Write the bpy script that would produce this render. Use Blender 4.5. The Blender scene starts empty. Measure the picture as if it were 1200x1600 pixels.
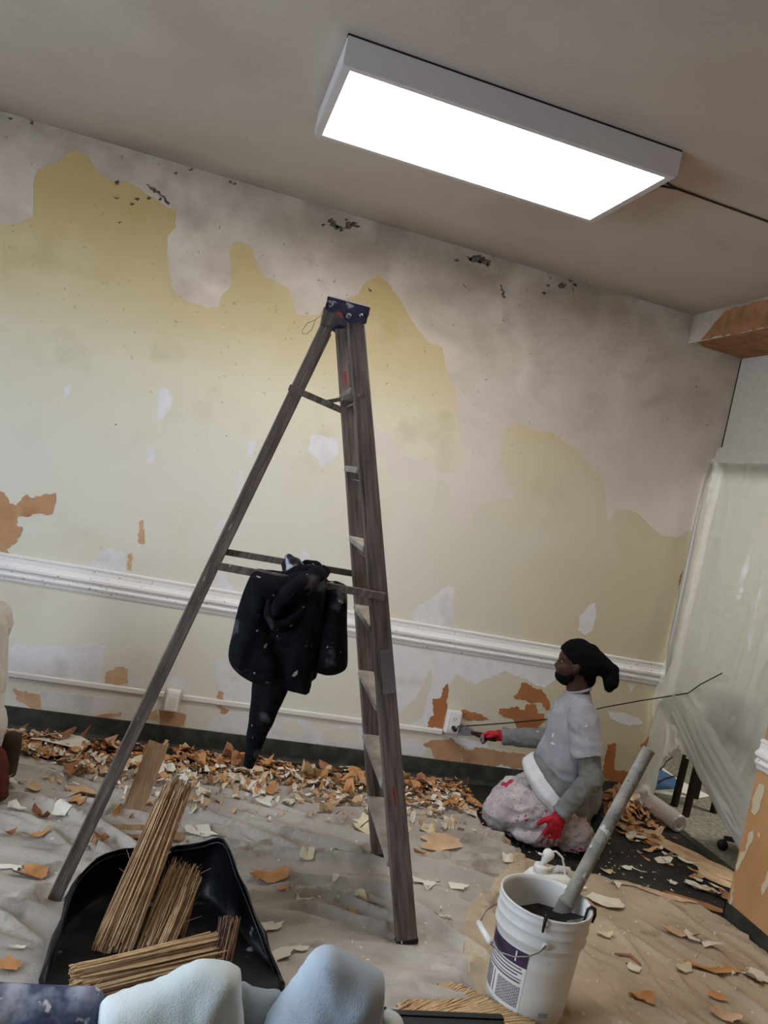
import bpy, bmesh, math, random
from mathutils import Vector, Matrix, noise
from mathutils.geometry import delaunay_2d_cdt, tessellate_polygon

SC = bpy.context.scene
COL = SC.collection
PI = math.pi

# ------------------------------------------------------------------ camera
F_PX, YAW, PITCH, ROLL = 1258.88, 0.248188, -0.032828, 0.207857
CAM = Vector((0, 0, 1.6))
_f = Vector((math.sin(YAW) * math.cos(PITCH), math.cos(YAW) * math.cos(PITCH), math.sin(PITCH)))
_r0 = Vector((math.cos(YAW), -math.sin(YAW), 0))
_u0 = _r0.cross(_f)
_r = _r0 * math.cos(ROLL) + _u0 * math.sin(ROLL)
_u = -_r0 * math.sin(ROLL) + _u0 * math.cos(ROLL)
cd = bpy.data.cameras.new('camera')
cd.sensor_fit = 'VERTICAL'; cd.sensor_height = 24.0; cd.lens = F_PX / 1600 * 24.0
cd.clip_start = 0.05; cd.clip_end = 100
co = bpy.data.objects.new('camera', cd); COL.objects.link(co)
co.matrix_world = Matrix(((_r.x, _u.x, -_f.x, CAM.x), (_r.y, _u.y, -_f.y, CAM.y), (_r.z, _u.z, -_f.z, CAM.z), (0, 0, 0, 1)))
SC.camera = co

# ------------------------------------------------------------------ world, light, exposure
PANEL_EMIT = 12.0
SKY = 11.0
SKY_COL = (0.72, 0.84, 1.0, 1)
FAR_ROOM_WATTS = 52.0
SC.view_settings.view_transform = 'Standard'; SC.view_settings.look = 'None'
SC.view_settings.gamma = 1.0; SC.view_settings.exposure = 0.50
SC.view_settings.use_curve_mapping = False
w = bpy.data.worlds.new('World'); SC.world = w; w.use_nodes = True
bg = w.node_tree.nodes['Background']; bg.inputs[0].default_value = SKY_COL; bg.inputs[1].default_value = SKY
SC.cycles.max_bounces = 10; SC.cycles.diffuse_bounces = 6; SC.cycles.transparent_max_bounces = 16
SC.cycles.sample_clamp_indirect = 6.0

# ------------------------------------------------------------------ pixel -> real point on a plane (photo frame 1200 x 1600)
def ray(x, y): return _f + ((x - 600) * _r - (y - 800) * _u) / F_PX
def atz(x, y, h=0.0): d = ray(x, y); return CAM + d * ((h - CAM.z) / d.z)
def aty(x, y, Y): d = ray(x, y); return CAM + d * (Y / d.y)
def atx(x, y, X): d = ray(x, y); return CAM + d * (X / d.x)

# ------------------------------------------------------------------ materials
def lin(c):
    if isinstance(c, str):
        c = [int(c[i:i + 2], 16) for i in (0, 2, 4)]
    v = [x / 255 for x in c]
    return tuple((x / 12.92 if x <= .04045 else ((x + .055) / 1.055) ** 2.4) for x in v) + (1,)

def mat(name, cols, scale=3.0, rough=.8, bump=0.0, bscale=60.0, detail=6, stretch=(1, 1, 1), metal=0.0, spec=.3, pos=None, dist=0.0,
        speck=None, lean=None):
    m = bpy.data.materials.new(name); m.use_nodes = True
    nt = m.node_tree; b = nt.nodes['Principled BSDF']; L = nt.links.new
    b.inputs['Roughness'].default_value = rough; b.inputs['Metallic'].default_value = metal
    b.inputs['Specular IOR Level'].default_value = spec
    if isinstance(cols, (str, tuple)): cols = [cols]
    tc = nt.nodes.new('ShaderNodeTexCoord'); mp = nt.nodes.new('ShaderNodeMapping'); L(tc.outputs['Object'], mp.inputs[0])
    mp.inputs['Scale'].default_value = stretch
    if lean is not None:      # grain that follows a leaning board
        mp.vector_type = 'TEXTURE'; mp.inputs['Scale'].default_value = [1 / k for k in stretch]; mp.inputs['Rotation'].default_value = (0, math.radians(lean), 0)
    out = None
    if len(cols) == 1: b.inputs['Base Color'].default_value = lin(cols[0])
    else:
        n = nt.nodes.new('ShaderNodeTexNoise'); L(mp.outputs[0], n.inputs['Vector'])
        n.inputs['Scale'].default_value = scale; n.inputs['Detail'].default_value = detail; n.inputs['Distortion'].default_value = dist
        r = nt.nodes.new('ShaderNodeValToRGB'); L(n.outputs['Fac'], r.inputs[0])
        e = r.color_ramp.elements
        ps = pos or [.3 + .4 * i / (len(cols) - 1) for i in range(len(cols))]
        while len(e) < len(cols): e.new(.5)
        for k, (p, c) in enumerate(zip(ps, cols)): e[k].position = p; e[k].color = lin(c)
        out = r.outputs[0]
        for sp in (speck or []):     # (colour, scale, threshold, softness)
            n2 = nt.nodes.new('ShaderNodeTexNoise'); L(mp.outputs[0], n2.inputs['Vector']); n2.inputs['Scale'].default_value = sp[1]
            n2.inputs['Detail'].default_value = 3
            r2 = nt.nodes.new('ShaderNodeValToRGB'); L(n2.outputs['Fac'], r2.inputs[0])
            r2.color_ramp.elements[0].position = sp[2]; r2.color_ramp.elements[1].position = sp[2] + sp[3]
            mx = nt.nodes.new('ShaderNodeMix'); mx.data_type = 'RGBA'
            L(r2.outputs[0], mx.inputs[0]); L(out, mx.inputs[6]); mx.inputs[7].default_value = lin(sp[0]); out = mx.outputs[2]
        L(out, b.inputs['Base Color'])
    if bump:
        n = nt.nodes.new('ShaderNodeTexNoise'); L(mp.outputs[0], n.inputs['Vector']); n.inputs['Scale'].default_value = bscale
        n.inputs['Detail'].default_value = 5
        bp = nt.nodes.new('ShaderNodeBump'); bp.inputs['Strength'].default_value = bump; bp.inputs['Distance'].default_value = .01
        L(n.outputs['Fac'], bp.inputs['Height']); L(bp.outputs[0], b.inputs['Normal'])
    m['out'] = 0
    return m

def band(m, col, lo, hi, amount=.8, nscale=2.5, axis='Z', nlo=.35, nhi=.65):
    """a noisy band of another tone between two heights"""
    nt = m.node_tree; L = nt.links.new; b = nt.nodes['Principled BSDF']
    tc = nt.nodes.new('ShaderNodeTexCoord'); sx = nt.nodes.new('ShaderNodeSeparateXYZ'); L(tc.outputs['Object'], sx.inputs[0])
    n = nt.nodes.new('ShaderNodeTexNoise'); L(tc.outputs['Object'], n.inputs['Vector']); n.inputs['Scale'].default_value = nscale; n.inputs['Detail'].default_value = 7
    a = nt.nodes.new('ShaderNodeMapRange'); L(sx.outputs[axis], a.inputs[0])
    a.inputs[1].default_value = lo; a.inputs[2].default_value = hi; a.inputs[3].default_value = 0; a.inputs[4].default_value = amount
    c = nt.nodes.new('ShaderNodeMapRange'); L(n.outputs['Fac'], c.inputs[0]); c.inputs[1].default_value = nlo; c.inputs[2].default_value = nhi
    mu = nt.nodes.new('ShaderNodeMath'); mu.operation = 'MULTIPLY'; L(a.outputs[0], mu.inputs[0]); L(c.outputs[0], mu.inputs[1])
    mx = nt.nodes.new('ShaderNodeMix'); mx.data_type = 'RGBA'; L(mu.outputs[0], mx.inputs[0])
    src = b.inputs['Base Color']
    if src.is_linked: L(src.links[0].from_socket, mx.inputs[6])
    else: mx.inputs[6].default_value = src.default_value
    mx.inputs[7].default_value = lin(col); L(mx.outputs[2], src)
    return m

M = {}
M['paint'] = mat('aged_yellow_paint', ['cdc19c', 'd3c8a5', 'd8d0b0'], 1.1, .75, .12, 35, speck=[('a3966f', 42, .69, .03), ('bfb28c', 5, .56, .2)])
band(M['paint'], 'd9d7cd', 2.3, 1.45, .86, 1.3, 'Z', .1, .42)  # paler low down: washed paint, plus window daylight put into the colour
band(M['paint'], 'b0965c', 1.95, 2.7, .85, 1.6, 'Z', .15, .5)  # deeper yellow up high: dimming of the upper wall put into the colour
band(M['paint'], 'bfb089', 1.1, 2.6, .7, 1.1, 'X', .2, .5)  # tan to the right: falloff of the window light put into the colour
M['plaster'] = mat('bare_plaster', ['b5a797', 'c7baab', 'd4c8ba'], 2.6, .85, .25, 30, dist=.9, speck=[('b3a598', 5, .56, .18), ('8d8073', 38, .70, .03)])
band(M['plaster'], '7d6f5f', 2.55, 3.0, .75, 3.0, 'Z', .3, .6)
band(M['plaster'], 'd8cec6', 2.5, 1.7, .9, 1.5, 'Z', .1, .4)
M['white_skim'] = mat('white_skim_plaster', ['d4d2d3', 'dedcdd', 'cac7c6'], 6, .85, .2, 40)
M['brown_paper'] = mat('brown_paper_backing', ['98603a', 'a66c42', 'b47a4e'], 5, .9, .3, 50)
M['pier_paper'] = mat('stripped_pier_paper', ['ac7f53', 'b98c60', 'c1976d'], 4, .9, .2, 40, speck=[('c9c0a4', 12, .73, .03)])
M['tan_paper'] = mat('tan_paper_backing', ['bf9a76', 'c9a988', 'b88d66'], 8, .9, .3, 50)
M['pale_rust'] = mat('pale_rust_paper', ['b18663', 'ba926f', 'a87c58'], 6, .9, .3, 50)
M['mold'] = mat('black_mould', ['37312b', '5a5148', '82776a'], 60, .95, .4, 90)
M['ceiling'] = mat('ceiling_paint', ['b3a89d', 'b8aea3', 'aea298'], 1.5, .85, .1, 60)
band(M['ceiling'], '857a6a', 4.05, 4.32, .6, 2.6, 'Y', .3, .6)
M['rwall'] = mat('textured_white_wall', ['c6c1b4', 'd0cbbf'], 30, .9, .9, 110)
M['white_trim'] = mat('white_trim_paint', ['e3e0de', 'eae8e6'], 5, .5, .05, 30, speck=[('a89a88', 55, .66, .03)])
M['raceway'] = mat('white_raceway', ['dcd9d4', 'e6e3de'], 5, .5)
M['base'] = mat('black_vinyl_base', ['2e2e2a', '3a3a35', '4a4a44'], 12, .65, .1, 40)
M['dark_floor'] = mat('black_floor_tile', ['1d1c1b', '292725', '33302d'], 6, .55, .05, 40, speck=[('8d857b', 45, .68, .03)])
M['terrazzo'] = mat('speckled_grey_floor', ['67655a', '7d7a6d', '98948a'], 38, .7, .05, 60, detail=3)
M['housing'] = mat('lamp_housing', ['b9b4b4', 'bdb8b8'], 4, .5)
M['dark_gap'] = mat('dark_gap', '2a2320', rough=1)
M['cable'] = mat('dark_cable', '3a312b', rough=.7)
M['black_cord'] = mat('black_cord', '14110f', rough=.5)
M['wood_grey'] = mat('weathered_ladder_wood', ['4f453f', '655a53', '7a6e66'], 9, .8, .35, 40, stretch=(6, 6, .6), speck=[('a8a098', 22, .69, .03)], lean=13.9)
M['wood_rail'] = mat('weathered_rail_wood', ['4a403b', '655953', '786c65'], 6, .8, .3, 30, stretch=(12, 12, .5), speck=[('8c2d28', 3, .69, .02), ('36302d', 1.6, .60, .08)], lean=-16)
M['wood_step'] = mat('worn_step_wood', ['7b7068', '938980', 'a69c93'], 12, .8, .2, 40)
M['cap'] = mat('paint_spattered_cap', ['2b2d4e', '35344f', '413f55'], 8, .6, .2, 40, speck=[('a83a34', 9, .535, .04), ('a9a6a8', 26, .62, .04)])
M['steel'] = mat('dull_steel', ['6d6a67', '8c8986'], 20, .4, metal=.8)
M['black_cloth'] = mat('black_fleece', ['0c0d11', '121318', '181a20'], 20, .95, .2, 120, speck=[('66656b', 9, .585, .18), ('4a1c22', 7, .66, .06), ('a5a3a5', 30, .68, .04)], spec=.1)
M['black_clean'] = mat('black_knit', ['0a0a0b', '101012'], 30, .95, .2, 150, spec=.1)
M['cuff'] = mat('paint_caked_cuff', ['15151a', '3b3d44', 'c5c7cc'], 18, .8, .4, 60, pos=[.42, .50, .57])
M['skin'] = mat('dark_brown_skin', ['3b2521', '472d28'], 8, .55, .1, 80)
M['tee'] = mat('light_grey_tee', ['92949d', '9b9da6', 'a4a6ae'], 14, .95, .15, 90, speck=[('a84a62', 10, .715, .02), ('d5d5d8', 22, .69, .03)], spec=.1)
M['sweat'] = mat('grey_sweatshirt', ['696b69', '747674', '7f8180'], 16, .95, .2, 90, speck=[('c9c9ca', 22, .70, .04)], spec=.1)
M['undershirt'] = mat('white_undershirt', ['d3d3da', 'dededf'], 14, .95, .15, 70, spec=.1)
M['trousers'] = mat('paint_spattered_trousers', ['a1989c', 'b7aeb1', 'c6bebf'], 16, .95, .3, 50, speck=[('85797f', 70, .60, .06), ('b03a50', 17, .645, .03), ('d9d4d4', 18, .66, .05)], spec=.1)
M['red_glove'] = mat('red_rubber_glove', ['9a1520', 'b01d2b', '871019'], 14, .6, .2, 80, speck=[('b98d90', 40, .70, .04)])
M['glove_tip'] = mat('grimy_glove_fingertips', ['4b3436', '7d5f62', '8f8184'], 40, .7, .3, 80)
M['shoe'] = mat('black_shoe', ['121215', '1c1d22'], 10, .6)
M['eye'] = mat('eye_white', '7a6d64', rough=.4)
M['cream_knit'] = mat('cream_sweatshirt', ['c9c3b8', 'd4cec4'], 14, .95, .3, 60, spec=.1)
M['rust_trousers'] = mat('rust_trousers', ['4a2620', '5d302b', '3d221c'], 10, .95, .3, 50, spec=.1)
M['brown_boot'] = mat('brown_boot', ['33251d', '47362b'], 10, .8, .2, 50)
M['canvas_grey'] = mat('grey_canvas_drop_cloth', ['9d968d', 'b0a9a0', 'bfb8af'], 3.0, .95, .3, 160, speck=[('8a8278', 6, .60, .12), ('c9c5be', 26, .70, .04)], spec=.1)
M['canvas_tan'] = mat('tan_canvas_drop_cloth', ['a5967f', 'b6a790', 'c3b59f'], 3.0, .95, .3, 160, speck=[('857459', 6, .62, .12), ('5a4a38', 34, .715, .03)], spec=.1)
M['orange'] = mat('orange_paper', ['b27d4d', 'c08e5c', 'cb9d6c'], 12, .85, .25, 60)
M['tan'] = mat('tan_paper', ['ba9a78', 'c8aa88', 'd4b998'], 12, .85, .25, 60)
M['rust'] = mat('rust_paper', ['855a3c', '976a49', 'a87a57'], 12, .85, .25, 60)
M['cream'] = mat('cream_wallpaper', ['d8d1c1', 'e1dbcd', 'cdc4b0'], 10, .75, .15, 60)
M['yellowish'] = mat('yellow_wallpaper', ['cec2a0', 'd6ccae'], 10, .75, .15, 60)
M['board'] = mat('brown_board', ['85664a', '967657', 'a58665'], 10, .85, .2, 60, stretch=(8, 1, 1))
M['bag'] = mat('black_bin_bag', ['06070a', '0b0c11'], 5, .42, .35, 18, speck=[('7d828c', 13, .685, .06)], spec=.35)
M['reed'] = mat('straw_reed', ['ab8b66', 'bc9c76', 'ccae88'], 30, .8, .2, 80)
M['reed_dark'] = mat('dark_reed', ['80654d', '957a5d'], 30, .85, .2, 80)
M['reed_light'] = mat('pale_reed', ['c4a67c', 'd2b78f'], 30, .85, .2, 80)
M['reed_red'] = mat('reddish_reed', ['50363a', '6b4a48'], 30, .85, .2, 80)
M['bucket'] = mat('white_bucket_plastic', ['d0d0cd', 'd8d8d5'], 4, .4, .05, 30, speck=[('a8a6a0', 9, .70, .05)])
M['purple'] = mat('purple_label', ['3b2c45', '45344f'], 10, .5)
M['plug_white'] = mat('white_plastic', ['dfdedb', 'e6e5e2'], 5, .35)
M['jug'] = mat('translucent_white_jug', ['d8d8d3', 'e0e0dc'], 5, .4)
M['pole'] = mat('paint_crusted_pole', ['6c6a63', '827f77', '96938a'], 14, .85, .5, 60, speck=[('5d6d78', 12, .64, .06), ('b9bab4', 22, .64, .05), ('4c4d4b', 34, .68, .04)])
M['pole_dark'] = mat('grey_pole_grip', ['5c595c', '6f6b6d'], 14, .7, .2, 60)
M['towel_white'] = mat('pale_blue_white_towel', ['c9d4d6', 'd4dede', 'dde5e5'], 8, 1, .3, 380, spec=.05)
M['towel_blue'] = mat('pale_blue_grey_towel', ['a3b0c0', 'b0bdcb', 'bac6d2'], 9, 1, .3, 380, spec=.05, speck=[('7c8794', 14, .68, .06)])
M['towel_grey'] = mat('grey_towel', ['98a2a8', 'a5afb4'], 8, 1, .3, 380, spec=.05)
M['navy'] = mat('navy_spattered_cloth', ['434a66', '565d78', '747b90'], 7, .9, .3, 60, speck=[('a9aebd', 12, .50, .14), ('d0d3da', 30, .62, .05), ('6fa3cf', 6, .72, .03)], spec=.1)
M['bench'] = mat('black_plastic_bench', ['16171b', '1f2025'], 8, .5)
M['dark_wood'] = mat('dark_brown_wood', ['20130f', '2b1a15'], 10, .45, stretch=(8, 8, 1))
M['office'] = mat('dark_grey_chair', ['1c1d20', '26272b'], 10, .7)
M['blue_card'] = mat('blue_folder', ['3f6186', '48698f'], 6, .6)
M['paper_white'] = mat('white_paper', ['dad8d2', 'e2e0da'], 6, .8)
M['far_wall'] = mat('far_room_wall', ['b9b6a4', 'c0bdab'], 2, .9)
M['wall_plain'] = mat('plain_room_wall', ['c4b795', 'ccc0a0'], 2, .9)
M['window_white'] = mat('window_frame_white', 'd8d6d0', rough=.5)

def emission(name, col, s):
    m = bpy.data.materials.new(name); m.use_nodes = True; nt = m.node_tree; nt.nodes.clear()
    o = nt.nodes.new('ShaderNodeOutputMaterial'); e = nt.nodes.new('ShaderNodeEmission')
    e.inputs[0].default_value = col; e.inputs[1].default_value = s; nt.links.new(e.outputs[0], o.inputs[0]); return m
M['panel'] = emission('lit_diffuser', (1, .965, .93, 1), PANEL_EMIT)

def glass():
    m = bpy.data.materials.new('window_glass'); m.use_nodes = True; nt = m.node_tree; nt.nodes.clear()
    o = nt.nodes.new('ShaderNodeOutputMaterial'); t = nt.nodes.new('ShaderNodeBsdfTransparent'); g = nt.nodes.new('ShaderNodeBsdfGlossy')
    g.inputs['Roughness'].default_value = .02; x = nt.nodes.new('ShaderNodeMixShader'); x.inputs[0].default_value = .06
    nt.links.new(t.outputs[0], x.inputs[1]); nt.links.new(g.outputs[0], x.inputs[2]); nt.links.new(x.outputs[0], o.inputs[0]); return m
M['glass'] = glass()

def plastic(name, clear, tint):
    m = bpy.data.materials.new(name); m.use_nodes = True; nt = m.node_tree; nt.nodes.clear(); L = nt.links.new; N = nt.nodes.new
    o = N('ShaderNodeOutputMaterial'); t = N('ShaderNodeBsdfTransparent'); d = N('ShaderNodeBsdfDiffuse'); tl = N('ShaderNodeBsdfTranslucent')
    g = N('ShaderNodeBsdfGlossy'); g.inputs['Roughness'].default_value = .32
    for k in (d, tl): k.inputs[0].default_value = tint
    a = N('ShaderNodeMixShader'); a.inputs[0].default_value = .55; L(d.outputs[0], a.inputs[1]); L(tl.outputs[0], a.inputs[2])
    b = N('ShaderNodeMixShader'); b.inputs[0].default_value = .12; L(a.outputs[0], b.inputs[1]); L(g.outputs[0], b.inputs[2])
    c = N('ShaderNodeMixShader'); c.inputs[0].default_value = clear; L(b.outputs[0], c.inputs[1]); L(t.outputs[0], c.inputs[2])
    L(c.outputs[0], o.inputs[0]); return m
M['sheet'] = plastic('milky_plastic_sheet', .28, lin('d8d8d0'))
M['sheet_dense'] = plastic('bunched_plastic_sheet', .08, lin('d9d7d2'))
M['roll_plastic'] = plastic('rolled_plastic', .04, lin('d6cfcd'))

def label_print():
    m = bpy.data.materials.new('bucket_label_print'); m.use_nodes = True; nt = m.node_tree; L = nt.links.new; N = nt.nodes.new
    b = nt.nodes['Principled BSDF']; b.inputs['Roughness'].default_value = .5
    uv = N('ShaderNodeUVMap'); mp = N('ShaderNodeMapping'); L(uv.outputs[0], mp.inputs[0]); mp.inputs['Scale'].default_value = (1, 1, 1)
    br = N('ShaderNodeTexBrick'); L(mp.outputs[0], br.inputs[0]); br.inputs['Scale'].default_value = 4
    br.inputs['Brick Width'].default_value = .62; br.inputs['Row Height'].default_value = .30; br.inputs['Mortar Size'].default_value = .05
    br.inputs['Color1'].default_value = lin('4c4856'); br.inputs['Color2'].default_value = lin('77737c'); br.inputs['Mortar'].default_value = lin('c9c8ca')
    L(br.outputs[0], b.inputs['Base Color']); return m
M['label'] = label_print()

# ------------------------------------------------------------------ object helpers
BASE = {}
def tag(o, label=None, cat=None, group=None, kind=None):
    if label: o['label'] = label
    if cat: o['category'] = cat
    if group: o['group'] = group
    if kind: o['kind'] = kind
    return o

def thing(name, label, cat, loc, group=None):
    o = bpy.data.objects.new(name, None); COL.objects.link(o); o.location = loc; o.empty_display_size = .05
    BASE[o.name] = Vector(loc)
    return tag(o, label, cat, group)

def mesh(name, vs, fs, m, parent=None, smooth=False, mi=None):
    """verts in world coordinates; the object's origin is its parent's, or its own base"""
    vs = [Vector(v) for v in vs]
    if parent is not None: org = BASE[parent.name]
    else:
        lo = [min(v[i] for v in vs) for i in range(3)]; hi = [max(v[i] for v in vs) for i in range(3)]
        org = Vector(((lo[0] + hi[0]) / 2, (lo[1] + hi[1]) / 2, lo[2]))
    me = bpy.data.meshes.new(name); me.from_pydata([v - org for v in vs], [], fs)
    for k in (m if isinstance(m, list) else [m]): me.materials.append(k)
    if mi: me.polygons.foreach_set('material_index', mi)
    if smooth: me.polygons.foreach_set('use_smooth', [True] * len(fs))
    me.update()
    o = bpy.data.objects.new(name, me); COL.objects.link(o)
    if parent is not None: o.parent = parent; BASE[o.name] = org
    else: o.location = org; BASE[o.name] = org
    return o

def fixnormals(o):
    bm = bmesh.new(); bm.from_mesh(o.data); bmesh.ops.recalc_face_normals(bm, faces=bm.faces); bm.to_mesh(o.data); bm.free(); return o

def world_mesh(name, vs, fs, m, smooth=False):
    """a piece of the setting: origin at the world origin so that materials read real heights"""
    me = bpy.data.meshes.new(name); me.from_pydata([tuple(v) for v in vs], [], fs); me.materials.append(m)
    if smooth: me.polygons.foreach_set('use_smooth', [True] * len(fs))
    o = bpy.data.objects.new(name, me); COL.objects.link(o); BASE[o.name] = Vector((0, 0, 0)); return fixnormals(o)

class MB:
    def __init__(s): s.v = []; s.f = []
    def add(s, vs, fs):
        n = len(s.v); s.v += [Vector(v) for v in vs]; s.f += [tuple(i + n for i in f) for f in fs]; return s
    def box(s, a, b):
        x0, y0, z0 = a; x1, y1, z1 = b
        return s.add([(x0, y0, z0), (x1, y0, z0), (x1, y1, z0), (x0, y1, z0), (x0, y0, z1), (x1, y0, z1), (x1, y1, z1), (x0, y1, z1)],
                     [(0, 3, 2, 1), (4, 5, 6, 7), (0, 1, 5, 4), (1, 2, 6, 5), (2, 3, 7, 6), (3, 0, 4, 7)])
    def bar(s, p, q, w, d, side=(0, 1, 0), w1=None, d1=None, c=.12):
        """a bevelled bar from p to q; w across, d along `side`"""
        p = Vector(p); q = Vector(q); t = (q - p).normalized(); sd = Vector(side); sd = (sd - t * sd.dot(t)).normalized(); a = t.cross(sd)
        w1 = w if w1 is None else w1; d1 = d if d1 is None else d1
        ring = []
        for P, ww, dd in ((p, w, d), (q, w1, d1)):
            b = min(ww, dd) * c
            for (i, j) in ((-ww / 2 + b, -dd / 2), (ww / 2 - b, -dd / 2), (ww / 2, -dd / 2 + b), (ww / 2, dd / 2 - b), (ww / 2 - b, dd / 2), (-ww / 2 + b, dd / 2), (-ww / 2, dd / 2 - b), (-ww / 2, -dd / 2 + b)):
                ring.append(P + a * i + sd * j)
        fs = [(k, (k + 1) % 8, 8 + (k + 1) % 8, 8 + k) for k in range(8)] + [tuple(range(7, -1, -1)), tuple(range(8, 16))]
        return s.add(ring, fs)
    def tube(s, pts, rad, n=8, cap=True):
        pts = [Vector(p) for p in pts]; rad = rad if isinstance(rad, (list, tuple)) else [rad] * len(pts)
        vs = []; fs = []; a = None
        for i, p in enumerate(pts):
            t = (pts[min(i + 1, len(pts) - 1)] - pts[max(i - 1, 0)]).normalized()
            if a is None: a = t.orthogonal().normalized()
            else:
                a = a - t * a.dot(t); a = a.normalized() if a.length > 1e-6 else t.orthogonal().normalized()
            b = t.cross(a)
            for k in range(n): g = 2 * PI * k / n; vs.append(p + (a * math.cos(g) + b * math.sin(g)) * rad[i])
        for i in range(len(pts) - 1):
            for k in range(n): fs.append((i * n + k, i * n + (k + 1) % n, (i + 1) * n + (k + 1) % n, (i + 1) * n + k))
        if cap: fs += [tuple(range(n - 1, -1, -1)), tuple(range((len(pts) - 1) * n, len(pts) * n))]
        return s.add(vs, fs)
    def lathe(s, prof, c, n=40, axis=(0, 0, 1)):
        ax = Vector(axis).normalized(); a = ax.orthogonal().normalized(); b = ax.cross(a); c = Vector(c); vs = []; fs = []
        for (r, h) in prof:
            for k in range(n): g = 2 * PI * k / n; vs.append(c + ax * h + (a * math.cos(g) + b * math.sin(g)) * r)
        for i in range(len(prof) - 1):
            for k in range(n): fs.append((i * n + k, i * n + (k + 1) % n, (i + 1) * n + (k + 1) % n, (i + 1) * n + k))
        return s.add(vs, fs)
    def ell(s, c, r, rot=None, nu=14, nv=10):
        c = Vector(c); r = (r, r, r) if isinstance(r, (int, float)) else r; vs = []; fs = []
        R = rot.to_3x3() if rot is not None else Matrix.Identity(3)
        for j in range(1, nv):
            th = PI * j / nv
            for k in range(nu):
                g = 2 * PI * k / nu; vs.append(c + R @ Vector((r[0] * math.sin(th) * math.cos(g), r[1] * math.sin(th) * math.sin(g), r[2] * math.cos(th))))
        t = len(vs); vs += [c + R @ Vector((0, 0, r[2])), c - R @ Vector((0, 0, r[2]))]
        for j in range(nv - 2):
            for k in range(nu): fs.append((j * nu + k, (j + 1) * nu + k, (j + 1) * nu + (k + 1) % nu, j * nu + (k + 1) % nu))
        for k in range(nu): fs.append((t, k, (k + 1) % nu)); fs.append((t + 1, (nv - 2) * nu + (k + 1) % nu, (nv - 2) * nu + k))
        return s.add(vs, fs)
    def cap(s, p, q, r0, r1=None, n=12, flat=None):
        """a capsule with two radii"""
        p = Vector(p); q = Vector(q); r1 = r0 if r1 is None else r1; d = q - p; L = max(d.length, 1e-6); t = d / L
        pts = []; rad = []
        for k in range(5): g = -PI / 2 + PI / 2 * k / 4; pts.append(p + t * (math.sin(g) * r0)); rad.append(max(r0 * math.cos(g), 1e-4))
        for k in range(5): g = PI / 2 * k / 4; pts.append(q + t * (math.sin(g) * r1)); rad.append(max(r1 * math.cos(g), 1e-4))
        return s.tube(pts, rad, n)
    def build(s, name, m, parent=None, smooth=False): return mesh(name, s.v, s.f, m, parent, smooth)
    def stru(s, name, m, smooth=False): return world_mesh(name, s.v, s.f, m, smooth)

def remesh(o, voxel, smooth=4, disp=None):
    """melt the overlapping shapes of a mesh into one skin and keep the result"""
    md = o.modifiers.new('r', 'REMESH'); md.mode = 'VOXEL'; md.voxel_size = voxel; md.use_smooth_shade = True
    sm = o.modifiers.new('s', 'SMOOTH'); sm.factor = .5; sm.iterations = smooth
    dg = bpy.context.evaluated_depsgraph_get(); dg.update()
    me = bpy.data.meshes.new_from_object(o.evaluated_get(dg)); o.modifiers.clear()
    old = o.data; mats = list(old.materials); o.data = me
    me.materials.clear()
    for k in mats: me.materials.append(k)
    if disp:
        me.calc_loop_triangles(); org = BASE[o.name] if o.name in BASE else Vector()
        nr = [v.normal.copy() for v in me.vertices]
        for v, n in zip(me.vertices, nr): v.co += n * disp(v.co + org, n)
    me.polygons.foreach_set('use_smooth', [True] * len(me.polygons)); me.update()
    bpy.data.meshes.remove(old)
    return o

def copy_tree(o, parent=None):
    c = o.copy(); COL.objects.link(c)
    if parent: c.parent = parent
    for ch in list(o.children): copy_tree(ch, c)
    return c

RND = random.Random(7)
def rag(pts, step, amp, rnd=RND, closed=True):
    """a torn outline: each edge split and pushed in and out"""
    out = []
    n = len(pts)
    for i in range(n if closed else n - 1):
        a = Vector(pts[i][:2]); b = Vector(pts[(i + 1) % n][:2]); d = b - a; L = d.length
        k = max(1, int(L / step)); nrm = Vector((-d.y, d.x)).normalized() if L > 0 else Vector((0, 0))
        out.append(a)
        for j in range(1, k): out.append(a + d * (j / k) + nrm * rnd.uniform(-amp, amp))
    return out

def slab2d(poly, to3, off):
    """flat outline -> thin solid piece; to3(u, v, depth)"""
    n = len(poly); tris = tessellate_polygon([[Vector((p[0], p[1], 0)) for p in poly]])
    vs = [to3(p[0], p[1], off) for p in poly] + [to3(p[0], p[1], 0) for p in poly]
    fs = [tuple(t) for t in tris] + [(i, (i + 1) % n, n + (i + 1) % n, n + i) for i in range(n)]
    return vs, fs

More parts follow.
